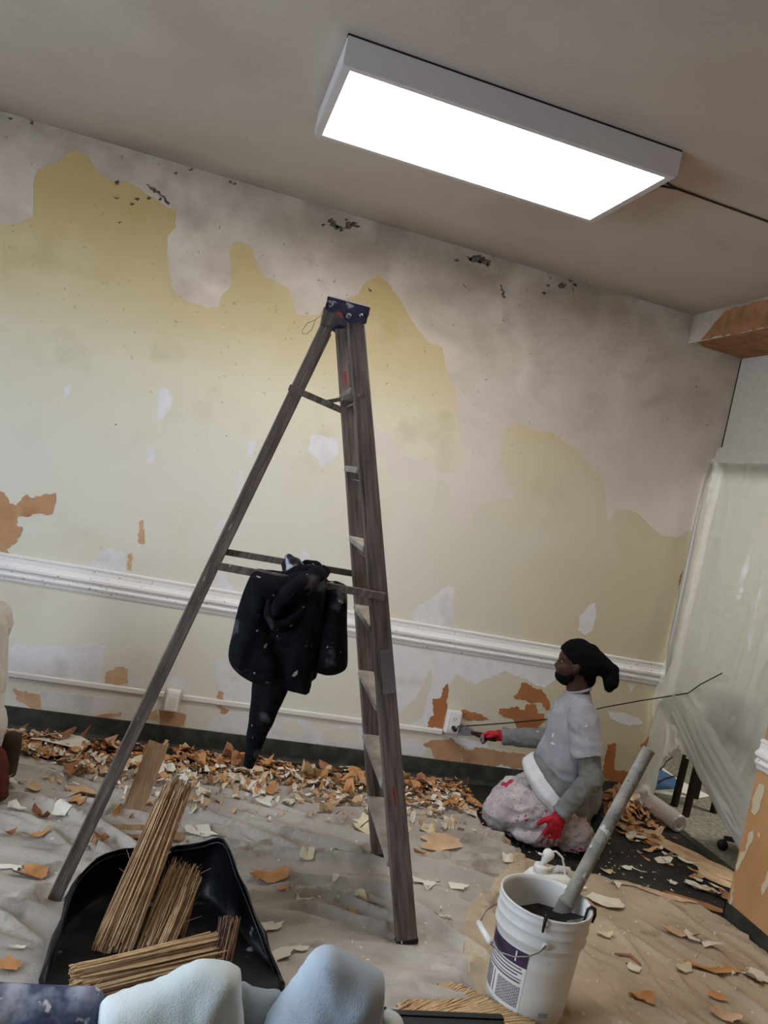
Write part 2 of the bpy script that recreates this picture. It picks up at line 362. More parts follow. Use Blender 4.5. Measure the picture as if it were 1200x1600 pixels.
def smoothring(pts, m_):
    n_ = len(pts); out = []
    for i in range(n_):
        p0_, p1_, p2_, p3_ = (Vector(pts[(i + k - 1) % n_]) for k in range(4))
        for j in range(m_):
            u = j / m_; out.append(.5 * ((2 * p1_) + (p2_ - p0_) * u + (2 * p0_ - 5 * p1_ + 4 * p2_ - p3_) * u * u + (-p0_ + 3 * p1_ - 3 * p2_ + p3_) * u ** 3))
    return out
def inflate(poly, to3, thick, step, fold=lambda u, v: 0.0, power=.5, reach=None, back=1.0):
    """a soft closed body from an outline: edge points shared, inner points raised front and back"""
    poly = [p.to_2d() for p in smoothring([(p[0], p[1], 0) for p in poly], 3)]
    pts = []
    for i in range(len(poly)):
        a, b = poly[i], poly[(i + 1) % len(poly)]; k = max(1, int((b - a).length / step))
        for j in range(k): pts.append(a.lerp(b, j / k))
    nb = len(pts); reach = reach or thick
    lo = Vector((min(p.x for p in pts), min(p.y for p in pts))); hi = Vector((max(p.x for p in pts), max(p.y for p in pts)))
    def inside(p):
        c = False; j = nb - 1
        for i in range(nb):
            a, b = pts[i], pts[j]
            if (a.y > p.y) != (b.y > p.y) and p.x < (b.x - a.x) * (p.y - a.y) / (b.y - a.y) + a.x: c = not c
            j = i
        return c
    def dist(p):
        m = 1e9
        for i in range(nb):
            a, b = pts[i], pts[(i + 1) % nb]; d = b - a; t = max(0, min(1, (p - a).dot(d) / max(d.length_squared, 1e-12)))
            m = min(m, (a + d * t - p).length_squared)
        return math.sqrt(m)
    inner = []; ds = []
    y = lo.y
    while y < hi.y:
        x = lo.x
        while x < hi.x:
            p = Vector((x, y))
            if inside(p):
                dd = dist(p)
                if dd > step * .45: inner.append(p); ds.append(dd)
            x += step
        y += step
    allp = pts + inner
    r = delaunay_2d_cdt(allp, [(i, (i + 1) % nb) for i in range(nb)], [], 1, 1e-7)
    ov, of = r[0], r[2]; orig = r[3]
    hts = []
    for k, o in enumerate(orig):
        i = o[0] if o else 0
        hts.append(0.0 if i < nb else thick * min(1.0, ds[i - nb] / reach) ** power)
    vs = []; idx2 = {}
    for p, h in zip(ov, hts):
        w = fold(p.x, p.y)
        vs.append(to3(p.x, p.y, h + w * (h / thick if thick else 0)))
    fs = [tuple(f) for f in of]
    n = len(ov)
    for k, (p, h) in enumerate(zip(ov, hts)):
        if h > 0: idx2[k] = len(vs); vs.append(to3(p.x, p.y, -h * back + fold(p.x, p.y) * .4 * (h / thick)))
    fs += [tuple(idx2.get(i, i) for i in reversed(f)) for f in of]
    return vs, fs

# ================================================================== the room
D, H = 4.323, 2.972          # back wall, ceiling
XR, XA, YJ = 2.715, 3.095, 3.03   # right pier face, alcove wall, end of the pier
ZS, ZD = 2.80, 2.235         # soffit underside, door head

fl = MB(); fl.box((-3.3, -2.6, -.1), (3.12, 5.2, 0)); tag(fl.stru('floor', M['dark_floor']), kind='structure')
ff = MB(); ff.box((3.12, 1.0, -.1), (7.0, 7.5, .001)); ff.box((2.5, D + .12, -.1), (3.12, 7.5, .001)); tag(ff.stru('floor_far_room', M['terrazzo']), kind='structure')
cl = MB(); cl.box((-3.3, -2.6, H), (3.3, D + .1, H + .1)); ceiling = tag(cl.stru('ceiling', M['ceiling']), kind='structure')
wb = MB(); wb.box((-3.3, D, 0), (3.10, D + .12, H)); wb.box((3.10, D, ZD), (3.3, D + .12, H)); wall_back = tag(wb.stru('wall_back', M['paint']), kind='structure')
wl = MB()   # left wall with a window opening
for a, b in (((-3.3, -2.6, 0), (-3.2, D, .8)), ((-3.3, -2.6, 2.35), (-3.2, D, H)), ((-3.3, -2.6, .8), (-3.2, -.2, 2.35)), ((-3.3, 2.5, .8), (-3.2, D, 2.35))): wl.box(a, b)
tag(wl.stru('wall_left', M['wall_plain']), kind='structure')
wf = MB(); wf.box((-3.3, -2.7, 0), (3.3, -2.6, H)); tag(wf.stru('wall_front', M['wall_plain']), kind='structure')
wr = MB(); wr.box((XR, -2.6, 0), (XA + .2, YJ, H)); wall_right = tag(wr.stru('wall_right', M['pier_paper']), kind='structure')
sf = MB(); sf.box((XR, YJ, ZS), (XA + .2, D, H)); soffit = tag(sf.stru('trim_1', M['plaster']), kind='structure')
hd = MB(); hd.box((XA, YJ, ZD), (XA + .12, D, ZS)); tag(hd.stru('wall_alcove', M['rwall']), kind='structure')
for nm, a, b in (('wall_far_right', (6.6, 1, 0), (6.7, 7.5, H)), ('wall_far_back', (2.6, 7.3, 0), (6.6, 7.4, H)), ('ceiling_far_room', (3.3, 1, H), (6.7, 7.5, H + .1)), ('wall_far_front', (3.3, .9, 0), (6.7, 1, H)), ('wall_far_left', (2.5, D + .12, 0), (2.6, 7.4, H)), ('ceiling_far_corner', (2.6, D + .12, H), (3.3, 7.5, H + .1))):
    f_ = MB(); f_.box(a, b); tag(f_.stru(nm, M['far_wall']), kind='structure')

# window in the left wall, out of the frame: the daylight
win = tag(bpy.data.objects.new('window_1', None), kind='structure'); COL.objects.link(win); BASE['window_1'] = Vector((0, 0, 0))
fr = MB()
for a, b in (((-3.3, -.2, .8), (-3.2, -.14, 2.35)), ((-3.3, 2.44, .8), (-3.2, 2.5, 2.35)), ((-3.3, 1.12, .86), (-3.2, 1.18, 2.29)), ((-3.3, -.14, .8), (-3.2, 2.44, .86)), ((-3.3, -.14, 2.29), (-3.2, 2.44, 2.35))): fr.box(a, b)
fr.build('window_frame', M['window_white'], win)
for y0, y1 in ((-.14, 1.12), (1.18, 2.44)): MB().box((-3.255, y0, .86), (-3.25, y1, 2.29)).build('pane', M['glass'], win)
al = bpy.data.lights.new('daylight_portal', 'AREA'); al.shape = 'RECTANGLE'; al.size = 1.5; al.size_y = 2.6; al.cycles.is_portal = True
ao = bpy.data.objects.new('daylight_portal', al); COL.objects.link(ao); ao.location = (-3.19, 1.15, 1.575); ao.rotation_euler = (0, -PI / 2, 0)
# lamp of the far room, above its ceiling line of sight
al2 = bpy.data.lights.new('far_room_lamp', 'AREA'); al2.shape = 'RECTANGLE'; al2.size = 1.2; al2.size_y = .6; al2.energy = FAR_ROOM_WATTS; al2.color = (1, .96, .88)
ao2 = bpy.data.objects.new('far_room_lamp', al2); COL.objects.link(ao2); ao2.location = (4.7, 3.6, H - .02)

# ------------------------------------------------------------------ torn layers on the back wall
def onwall(u, v, d): return (u, D - d, v)
def wallpoly(px): return [(q.x, q.z) for q in (aty(x, y, D) for x, y in px)]
def patch(name, px, m, parent=None, step=.022, amp=.007, depth=.0014, seed=1):
    poly = rag(wallpoly(px), step, amp, random.Random(seed))
    vs, fs = slab2d(poly, onwall, depth)
    return fixnormals(mesh(name, vs, fs, m, wall_back))
BIG = [(-40, 150), (1092, 494), (1161, 560), (1146, 620), (1094, 829), (1071, 831), (1054, 840), (1033, 837), (1019, 825), (1012, 817), (992, 800), (967, 794), (958, 800), (952, 821), (948, 808),
       (946, 775), (944, 750), (935, 735), (921, 729), (904, 704), (883, 692), (867, 677), (842, 673), (812, 662), (790, 667), (783, 683), (783, 704), (785, 737), (800, 765), (806, 772), (800, 779), (783, 779),
       (758, 787), (747, 796), (737, 812), (731, 832), (722, 836), (712, 817), (707, 795), (707, 765), (694, 754), (656, 746), (619, 750), (604, 739), (604, 716), (583, 709), (575, 690), (583, 666), (611, 681), (626, 712),
       (660, 720), (694, 739), (709, 737), (722, 722), (722, 700), (718, 670), (715, 640), (710, 610), (700, 590), (695, 570), (692, 545), (678, 538), (665, 530), (650, 510), (635, 485), (620, 460), (605, 440), (590, 430),
       (572, 440), (560, 460), (520, 470), (500, 490), (480, 493), (462, 490), (458, 470), (450, 450), (430, 440), (410, 430), (400, 410), (395, 390), (378, 378), (365, 378), (358, 395), (362, 420), (360, 445),
       (345, 465), (342, 480), (325, 483), (310, 475), (290, 470), (272, 455), (265, 430), (262, 400), (262, 370), (275, 355), (275, 330), (250, 315), (225, 300), (200, 285), (170, 280), (150, 265), (140, 245), (120, 235),
       (103, 240), (85, 255), (60, 265), (52, 290), (52, 340), (30, 350), (-40, 345)]
patch('plaster_patch', BIG, M['plaster'], seed=3, depth=.0012)
WHITE = [
    [(247, 610), (255, 605), (268, 615), (269, 630), (262, 645), (250, 657), (246, 655)], [(229, 705), (238, 698), (242, 710), (238, 722), (228, 722)],
    [(100, 605), (110, 602), (108, 618), (100, 620)], [(487, 679), (510, 684), (531, 682), (529, 709), (517, 720), (504, 731), (495, 716), (480, 703)],
    [(138, 886), (153, 867), (170, 857), (195, 862), (197, 878), (195, 900), (165, 895)], [(337, 823), (350, 808), (358, 820), (345, 838)], [(373, 735), (380, 735), (378, 765), (370, 790)],
    [(388, 690), (400, 688), (395, 710), (385, 712)], [(335, 893), (355, 890), (357, 910), (368, 915), (365, 930), (330, 925)], [(472, 856), (480, 862), (488, 885), (468, 885)],
    [(643, 960), (655, 945), (680, 932), (700, 915), (709, 917), (709, 950), (706, 980), (680, 978), (650, 972)], [(903, 985), (905, 965), (920, 945), (930, 943), (931, 965), (925, 985), (915, 992)],
    [(5, 1018), (25, 1005), (40, 1012), (90, 1010), (165, 1008), (162, 1040), (158, 1078), (5, 1064)],
    [(600, 992), (700, 1015), (870, 1043), (868, 1062), (850, 1075), (835, 1070), (820, 1060), (800, 1055), (790, 1048), (775, 1055), (762, 1060), (745, 1068), (730, 1066), (715, 1053), (706, 1065), (695, 1082), (690, 1105), (682, 1138), (600, 1126)],
    [(335, 1033), (357, 1023), (363, 1053), (400, 1070), (398, 1102), (350, 1095), (337, 1060)],
    [(320, 1140), (343, 1116), (390, 1112), (433, 1116), (473, 1122), (500, 1145), (533, 1134), (570, 1132), (570, 1170), (433, 1157)],
    [(62, 1080), (110, 1084), (180, 1092), (180, 1108), (140, 1116), (70, 1103)], [(200, 1060), (230, 1058), (225, 1073), (198, 1072)], [(258, 1070), (268, 1057), (285, 1060), (297, 1070), (297, 1088), (286, 1086), (280, 1072)],
    [(948, 1110), (976, 1114), (997, 1121), (1004, 1131), (983, 1135), (955, 1124)], [(980, 1068), (992, 1070), (985, 1080)], [(590, 1150), (660, 1158), (668, 1170), (660, 1182), (600, 1172)],
    [(700, 1150), (760, 1160), (765, 1168), (735, 1170), (715, 1160)], [(775, 1195), (790, 1190), (800, 1202), (772, 1199)]]
for i, px in enumerate(WHITE): patch('white_patch', px, M['white_skim'], step=.018, amp=.006, depth=.0018, seed=20 + i)
BROWN = [
    ([(-20, 760), (7, 770), (15, 787), (25, 790), (35, 777), (42, 772), (48, 778), (67, 773), (87, 770), (88, 778), (82, 803), (72, 805), (60, 802), (43, 808), (28, 807), (25, 820), (35, 823), (33, 833), (23, 850), (10, 858), (23, 870), (20, 878), (7, 878), (-20, 865)], 'pale_rust'),
    ([(700, 1068), (700, 1088), (697, 1096), (699, 1105), (693, 1138), (668, 1136), (671, 1122), (678, 1118), (675, 1092), (688, 1090), (691, 1076)], 'brown_paper'),
    ([(721, 1109), (730, 1110), (739, 1113), (753, 1116), (755, 1120), (765, 1124), (750, 1125), (732, 1126), (722, 1119)], 'brown_paper'),
    ([(816, 1066), (823, 1067), (832, 1074), (847, 1078), (853, 1085), (858, 1094), (859, 1109), (853, 1110), (847, 1098), (825, 1097), (821, 1093), (805, 1092), (802, 1088), (809, 1083)], 'brown_paper'),
    ([(780, 1107), (796, 1107), (807, 1103), (812, 1109), (820, 1110), (823, 1100), (838, 1101), (839, 1114), (851, 1116), (851, 1127), (836, 1143), (809, 1142), (805, 1131), (801, 1123), (787, 1121), (779, 1114)], 'brown_paper'),
    ([(661, 1162), (677, 1156), (700, 1156), (704, 1152), (710, 1158), (719, 1165), (721, 1175), (722, 1190), (702, 1189), (680, 1186), (676, 1178), (673, 1169), (662, 1165)], 'pale_rust'),
    ([(722, 1164), (728, 1171), (739, 1172), (743, 1167), (757, 1169), (768, 1172), (785, 1174), (805, 1176), (820, 1178), (822, 1199), (801, 1202), (783, 1193), (772, 1198), (723, 1191)], 'pale_rust'),
    ([(950, 1163), (962, 1161), (960, 1202), (981, 1205), (980, 1225), (955, 1224), (944, 1215), (941, 1205)], 'brown_paper'),
    ([(1025, 1093), (1030, 1100), (1028, 1121), (1021, 1117)], 'brown_paper'), ([(1000, 1165), (1010, 1155), (1022, 1140), (1018, 1170), (1005, 1178)], 'brown_paper'),
    ([(20, 1076), (62, 1086), (66, 1108), (48, 1106), (28, 1095)], 'tan_paper'), ([(165, 1050), (185, 1042), (201, 1045), (200, 1068), (180, 1070), (163, 1067)], 'tan_paper'),
    ([(248, 1108), (290, 1116), (288, 1134), (270, 1138), (249, 1136)], 'pale_rust'), ([(145, 1118), (190, 1112), (188, 1120), (160, 1122)], 'tan_paper'), ([(228, 1115), (245, 1108), (248, 1122), (230, 1125)], 'tan_paper'),
    ([(217, 815), (224, 812), (226, 850), (216, 848)], 'tan_paper'), ([(200, 866), (206, 864), (206, 892), (199, 890)], 'tan_paper'), ([(340, 1080), (350, 1082), (346, 1110), (338, 1104)], 'tan_paper'),
    ([(345, 1105), (358, 1108), (352, 1116), (344, 1114)], 'pale_rust'), ([(1062, 900), (1072, 880), (1068, 930), (1060, 950)], 'brown_paper'), ([(1085, 830), (1092, 832), (1078, 880), (1074, 872)], 'brown_paper')]
for i, (px, k) in enumerate(BROWN): patch('brown_patch', px, M[k], step=.013, amp=.006, depth=.0023, seed=60 + i)
CREAM = [[(700, 1108), (720, 1105), (722, 1100), (700, 1098)], [(610, 1128), (650, 1090), (672, 1045), (676, 1060), (660, 1120), (640, 1132)], [(440, 1128), (462, 1126), (478, 1142), (468, 1152), (440, 1150)], [(505, 1140), (560, 1135), (560, 1160), (510, 1158)]]
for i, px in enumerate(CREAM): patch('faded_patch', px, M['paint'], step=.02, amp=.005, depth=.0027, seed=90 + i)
HOLES = [[(722, 398), (735, 400), (748, 396), (772, 407), (768, 416), (752, 414), (738, 412), (728, 405)], [(858, 434), (862, 432), (860, 438)], [(870, 446), (876, 440), (886, 442), (884, 449), (874, 452)], [(892, 448), (897, 450), (896, 458)],
         [(506, 346), (515, 336), (522, 350), (535, 358), (548, 344), (566, 346), (560, 356), (545, 360), (524, 362)], [(355, 282), (372, 288), (366, 290)], [(270, 270), (278, 268), (276, 274)], [(292, 262), (304, 264), (296, 268)],
         [(222, 284), (236, 288), (250, 297), (262, 312), (270, 325), (262, 322), (250, 306), (236, 296)], [(178, 284), (186, 280), (184, 290), (180, 290)], [(45, 186), (53, 187), (52, 196), (46, 195)], [(12, 182), (22, 184), (14, 188)],
         [(781, 440), (784, 444), (790, 470), (786, 468)], [(175, 307), (188, 309), (182, 312)], [(184, 347), (191, 346), (186, 350)], [(178, 664), (183, 661), (182, 665)], [(352, 680), (355, 680), (354, 683)], [(724, 440), (730, 452), (727, 450)], [(575, 446), (582, 456), (578, 457)]]
rm = random.Random(17)
for i, px in enumerate(HOLES):
    mx, my = sum(p[0] for p in px) / len(px), sum(p[1] for p in px) / len(px)
    patch('mould_spot', [(mx + (x - mx) * .8, my + (y - my) * .75) for x, y in px], M['mold'], step=.010, amp=.008, depth=.003, seed=120 + i)
    if len(px) > 4 and px[0][1] < 460:
        for k in range(5):
            qx, qy = mx + rm.gauss(0, 18), my + rm.gauss(2, 5); patch('mould_spot', [(qx + rm.uniform(2, 6), qy), (qx, qy + rm.uniform(1.5, 4)), (qx - rm.uniform(2, 5), qy + rm.uniform(-1, 1)), (qx, qy - rm.uniform(1, 3))], M['mold'], step=.01, amp=.004, depth=.003, seed=300 + i * 9 + k)

# brown paper torn off the soffit and remnants on the pier
def onx(X):
    return lambda u, v, d: (X - d, u, v)
def xpatch(name, px, X, m, parent, seed, depth=.0015, step=.02, amp=.006):
    poly = rag([(q.y, q.z) for q in (atx(x, y, X) for x, y in px)], step, amp, random.Random(seed))
    vs, fs = slab2d(poly, onx(X), depth); return fixnormals(mesh(name, vs, fs, m, parent))
BASE[wall_right.name] = Vector((0, 0, 0)); BASE[soffit.name] = Vector((0, 0, 0))
poly = rag([(4.20, ZS + .005), (4.10, 2.90), (4.02, 2.955), (3.04, 2.962), (3.04, ZS + .003)], .03, .008, random.Random(5))
vs, fs = slab2d(poly, onx(XR), .002); fixnormals(mesh('brown_patch', vs, fs, M['rust'], soffit))
poly = [(2.716, 4.24)] + [tuple(p) for p in rag([(2.80, 4.285), (2.95, 4.30), (3.06, 4.29)], .03, .006, random.Random(6), False)] + [(3.09, 4.31), (3.094, 4.0), (3.094, 3.04), (2.716, 3.04)]
vs, fs = slab2d(poly, lambda u, v, d: (u, v, ZS - d), .002); fixnormals(mesh('brown_patch', vs, fs, M['rust'], soffit))
for i, px in enumerate([[(1187, 1224), (1195, 1228), (1188, 1262), (1180, 1274), (1174, 1268), (1180, 1240)], [(1166, 1330), (1172, 1300), (1178, 1298), (1178, 1310), (1166, 1335), (1152, 1362), (1150, 1352), (1158, 1332)],
                        [(1139, 1412), (1146, 1385), (1150, 1370), (1142, 1420)], [(1190, 1390), (1200, 1362), (1206, 1362), (1204, 1380), (1192, 1400)], [(1142, 1420), (1160, 1432), (1150, 1424)]]):
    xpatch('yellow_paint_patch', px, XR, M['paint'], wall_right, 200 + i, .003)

# ------------------------------------------------------------------ trims
def extrude_x(name, prof, x0, x1, m, seg=1):
    n = len(prof); vs = []
    for k in range(seg + 1):
        x = x0 + (x1 - x0) * k / seg; vs += [(x, D - d, z) for d, z in prof]
    fs = [(k * n + i, k * n + i + 1, (k + 1) * n + i + 1, (k + 1) * n + i) for k in range(seg) for i in range(n - 1)] + [tuple(range(n)), tuple(range((seg + 1) * n - 1, seg * n - 1, -1))]
    return tag(world_mesh(name, vs, fs, m), kind='structure')
RAIL = [(0, .745), (.006, .742), (.010, .750), (.010, .760), (.020, .766), (.024, .776), (.018, .786), (.014, .792), (.020, .800), (.030, .806), (.030, .818), (.018, .828), (.012, .840), (.012, .862), (.016, .868), (.016, .876), (.006, .880), (0, .880)]
extrude_x('trim_2', RAIL, -3.2, 3.07, M['white_trim'])
extrude_x('trim_3', [(0, .262), (.010, .262), (.014, .266), (.014, .286), (.010, .290), (0, .290)], -3.2, .125, M['raceway'])
extrude_x('trim_4', [(0, .262), (.010, .262), (.014, .266), (.014, .286), (.010, .290), (0, .290)], .225, 1.70, M['raceway'])
extrude_x('baseboard_back', [(0, 0), (.02, 0), (.012, .008), (.006, .02), (.005, .108), (.003, .113), (0, .113)], -3.2, 3.09, M['base'])
b = MB(); b.box((XR - .006, -2.6, 0), (XR, YJ + .006, .075)); b.box((XR - .006, YJ, 0), (XA, YJ + .006, .075)); tag(b.stru('baseboard_right', M['base']), kind='structure')
b = MB(); b.box((XA - .01, YJ, 0), (XA + .05, D, .006)); tag(b.stru('trim_5', M['base']), kind='structure')
# rail end on the pier
vs = [(XR - d * 1.1, y, z - .045) for y in (-2.6, YJ + .002) for d, z in RAIL]; n = len(RAIL)
tag(world_mesh('trim_6', vs, [(i, i + 1, n + i + 1, n + i) for i in range(n - 1)] + [tuple(range(n)), tuple(range(2 * n - 1, n - 1, -1))], M['white_trim']), kind='structure')
# door casing: head board under the alcove wall and the white strip in the corner
b = MB(); b.box((XA - .03, YJ, ZD - .07), (XA + .1, D - .002, ZD)); b.box((XA - .05, YJ, ZD - .09), (XA - .005, D - .002, ZD - .065)); b.box((XA - .02, YJ, ZD - .02), (XA, D - .002, ZD + .012)); tag(b.stru('door_1', M['rwall']), kind='structure')
b = MB()
zz = 0.0
rr = random.Random(2)
while zz < ZD - .1:
    h = rr.uniform(.06, .2); dx = rr.uniform(-.006, .006); b.box((XA - .014 + dx, D - .022 + dx, zz), (XA + .03, D - .001, min(zz + h, ZD - .1))); zz += h
tag(b.stru('trim_7', M['white_trim']), kind='structure')
b = MB(); b.box((XA - .004, D - .006, ZD), (XA + .004, D + .0, ZS)); tag(b.stru('trim_8', M['dark_gap']), kind='structure')

# ------------------------------------------------------------------ ceiling lamp
x0, x1, y0, y1, zl = .2586, 1.4231, 2.6381, 3.192, 2.876
t = thing('ceiling_light', 'white box ceiling light with a glowing rectangular diffuser, on the ceiling', 'light', ((x0 + x1) / 2, (y0 + y1) / 2, zl))
e = .03
b = MB(); b.box((x0 - e, y0 - e, zl + .004), (x1 + e, y0 - .006, H - .009)); b.box((x0 - e, y1 + .006, zl + .004), (x1 + e, y1 + e, H - .001)); b.box((x0 - e, y0 - .006, zl + .004), (x0 - .006, y1 + .006, H - .004)); b.box((x1 + .006, y0 - .006, zl + .004), (x1 + e, y1 + .006, H - .001))
b.box((x0 - .006, y0 - .006, zl + .05), (x1 + .006, y1 + .006, zl + .06)); b.build('housing', M['housing'], t)
b = MB(); b.box((x0 - e - .002, y0 - e + .004, H - .009), (x1 + e, y0 - e + .02, H)); b.build('gap_strip', M['dark_gap'], t)  # dark strip stands in for the shade in the gap above the housing
b = MB()
for a, c in (((x0 - e + .004, y0 - e + .004, zl - .003), (x1 + e - .004, y0, zl + .005)), ((x0 - e + .004, y1, zl - .003), (x1 + e - .004, y1 + e - .004, zl + .005)), ((x0 - e + .004, y0, zl - .003), (x0, y1, zl + .005)), ((x1, y0, zl - .003), (x1 + e - .004, y1, zl + .005))): b.box(a, c)
b.build('bezel', M['housing'], t)
MB().box((x0 - .001, y0 - .001, zl), (x1 + .001, y1 + .001, zl + .006)).build('diffuser', M['panel'], t)
pts = [(1.452, 2.80, H - .006), (1.52, 2.85, H - .005), (1.60, 2.884, H - .005), (1.80, 2.892, H - .005), (2.06, 2.902, H - .005), (2.70, 2.93, H - .005)]
o = MB().tube(pts, .004, 8).build('ceiling_cable', M['cable'], None, True); tag(o, 'dark cable running along the ceiling from the light to the right wall', 'cable')
b = MB().tube([(1.45, 2.93, H - .004), (1.53, 2.915, H - .004), (1.62, 2.888, H - .004)], .004, 6); tag(b.build('ceiling_cable', M['cable'], None, True), 'short faint cable curving from the light to the longer ceiling cable', 'cable')

# ================================================================== floor coverings
def gauss_line(px, h, w):
    pts = [atz(x, y) for x, y in px]; return [Vector((p.x, p.y)) for p in pts], h, w
FOLDS_L = [gauss_line(p, h, w) for p, h, w in [
    ([(300, 1275), (400, 1295), (480, 1318), (590, 1342)], .035, .022), ([(0, 1262), (80, 1272), (190, 1290)], .03, .03), ([(20, 1285), (110, 1305), (200, 1300)], .022, .02), ([(380, 1290), (480, 1300), (600, 1315)], .02, .018),
    ([(640, 1362), (700, 1348), (790, 1362), (830, 1352)], .035, .025), ([(650, 1345), (740, 1322), (820, 1312)], .025, .02), ([(400, 1435), (500, 1425), (560, 1418), (640, 1420)], .03, .02), ([(420, 1395), (520, 1405), (600, 1440)], .018, .02),
    ([(395, 1478), (480, 1465), (560, 1455)], .02, .02), ([(0, 1330), (100, 1338), (170, 1330)], .022, .02), ([(0, 1372), (60, 1372), (130, 1352)], .02, .02), ([(0, 1430), (60, 1422), (110, 1432)], .045, .05), ([(0, 1465), (50, 1475), (90, 1490)], .02, .02),
    ([(680, 1255), (740, 1290), (820, 1300)], .02, .02), ([(760, 1330), (800, 1318), (840, 1300)], .03, .018), ([(640, 1290), (700, 1300), (750, 1318)], .018, .02)]]
FOLDS_R = [gauss_line(p, h, w) for p, h, w in [
    ([(900, 1395), (980, 1480), (1050, 1590)], .016, .012), ([(920, 1390), (1010, 1430), (1080, 1450)], .012, .015), ([(1020, 1400), (1080, 1450), (1200, 1530)], .02, .02), ([(730, 1400), (770, 1450), (770, 1560)], .03, .02), ([(750, 1440), (765, 1480), (745, 1570)], .02, .02),
    ([(990, 1480), (1040, 1510), (1100, 1600)], .014, .012), ([(930, 1490), (960, 1540), (980, 1600)], .010, .014), ([(820, 1350), (900, 1385), (1000, 1400), (1130, 1430)], .02, .025), ([(1060, 1470), (1120, 1500), (1200, 1580)], .012, .014)]]
def random_folds(n, seed, xr, yr, ang, spread, ln, hh, ww):
    rn = random.Random(seed); out = []
    for _ in range(n):
        x, y = rn.uniform(*xr), rn.uniform(*yr); g = ang + rn.gauss(0, spread); L_ = rn.uniform(*ln); pts = [Vector((x, y))]
        for k in range(4): g += rn.gauss(0, .18); pts.append(pts[-1] + Vector((math.cos(g), math.sin(g))) * L_ / 4)
        out.append((pts, rn.uniform(*hh), rn.uniform(*ww)))
    return out
FOLDS_L += random_folds(95, 21, (-.7, 1.5), (2.15, 3.85), -.2, .16, (.4, 1.4), (.016, .046), (.020, .042))
FOLDS_R += random_folds(34, 22, (1.3, 2.6), (2.2, 3.0), -1.25, .35, (.25, .8), (.009, .024), (.012, .026))
CELL = .12
def hashed(F):
    H_ = {}
    for f in F:
        pts, hh, ww = f; m_ = ww * 3
        x0_, x1_ = min(p.x for p in pts) - m_, max(p.x for p in pts) + m_; y0_, y1_ = min(p.y for p in pts) - m_, max(p.y for p in pts) + m_
        for i in range(int(x0_ // CELL), int(x1_ // CELL) + 1):
            for j in range(int(y0_ // CELL), int(y1_ // CELL) + 1): H_.setdefault((i, j), []).append(f)
    return H_
FOLDS_L = hashed(FOLDS_L); FOLDS_R = hashed(FOLDS_R)
def foldh(x, y, F):
    h = 0; p = Vector((x, y))
    for pts, hh, ww in F.get((int(x // CELL), int(y // CELL)), ()):
        best = 9; side = 1; end = 1; n_ = len(pts) - 1
        for i in range(n_):
            a = pts[i]; d = pts[i + 1] - a; t = max(0, min(1, (p - a).dot(d) / d.length_squared)); q = p - (a + d * t)
            if q.length < best: best = q.length; side = 1 if d.x * q.y - d.y * q.x > 0 else -1; u = (i + t) / n_; end = min(1, 4 * u, 4 * (1 - u)) ** .6 if 0 < u < 1 else 0
        k = best / ww
        if k < 3: h = max(h, hh * end * (math.exp(-k * k * .7) if side > 0 else max(0, 1 - k * 2.2)))      # a flap: soft behind, steep in front
    return h
def nz(x, y, z=0.0): return noise.noise(Vector((x, y, z)))
PRESSED = [(.245, 2.46, .40, .42), (1.412, 2.355, .17, .17), (1.72, 2.885, .15, .12), (1.085, 2.661, .07, .06), (1.14, 3.30, .07, .06), (-.138, 2.774, .06, .06), (-.083, 3.41, .06, .06)]
def press(x, y, h):      # cloth lies flat under what stands on it
    for (cx, cy, rx, ry) in PRESSED:
        k = math.hypot((x - cx) / rx, (y - cy) / ry)
        if k < 1.3: h = .010 + (h - .010) * max(0, min(1, (k - .9) / .4))
    return h
def h_left(x, y): return press(x, y, h_left0(x, y))
def h_left0(x, y):
    wv = nz(x * 1.4, y * 1.4, 3) * .5; v = y + .21 * x + wv * .2
    am = max(.15, .55 + 1.1 * nz(x * .9, y * 1.6, 8))
    r = min(1, abs(nz(x * .75, v * 5.2, 1)) * 2.6) ** .75 * .026 * am
    r2 = min(1, abs(nz(x * 1.6 + 4, v * 12, 7)) * 2.4) ** .8 * .010 * am
    return .006 + r + r2 + .003 * (nz(x * 7, y * 11, 5) + .5) + foldh(x, y, FOLDS_L)
def h_right(x, y):
    wv = nz(x * 1.2, y * 1.2, 13) * .5; v = x + .18 * y + wv * .3
    am = max(.12, .5 + 1.1 * nz(x * 1.3, y * 1.1, 18))
    r = min(1, abs(nz(v * 5, y * .9, 11)) * 2.6) ** .75 * .018 * am
    r2 = min(1, abs(nz(v * 11, y * 2.2, 17)) * 2.4) ** .8 * .007 * am
    return .009 + r + r2 + .003 * (nz(x * 8, y * 6, 15) + .5) + foldh(x, y, FOLDS_R)
LEFT = [(-1.5, 1.2), (1.3, 1.2), (1.42, 2.0), (1.5, 2.9), (1.85, 3.30), (1.80, 3.62), (1.72, 3.85), (1.60, 3.98), (1.2, 4.02), (.95, 4.0), (.7, 4.08), (.35, 3.95), (.1, 4.0), (-.2, 3.93), (-.6, 3.98), (-1.5, 3.9)]
RIGHT = [(1.2, 1.2), (2.70, 1.2), (2.70, 2.98), (2.62, 3.10), (2.50, 3.20), (2.35, 3.27), (2.2, 3.31), (2.0, 3.36), (1.88, 3.42), (1.72, 3.25), (1.55, 3.05), (1.38, 2.86), (1.28, 2.6), (1.2, 2.2)]
def pin(poly, x, y):
    c = False; j = len(poly) - 1
    for i in range(len(poly)):
        a, q = poly[i], poly[j]
        if (a[1] > y) != (q[1] > y) and x < (q[0] - a[0]) * (y - a[1]) / (q[1] - a[1]) + a[0]: c = not c
        j = i
    return c
LEFT = [tuple(p) for p in rag(LEFT, .07, .014, random.Random(11))]
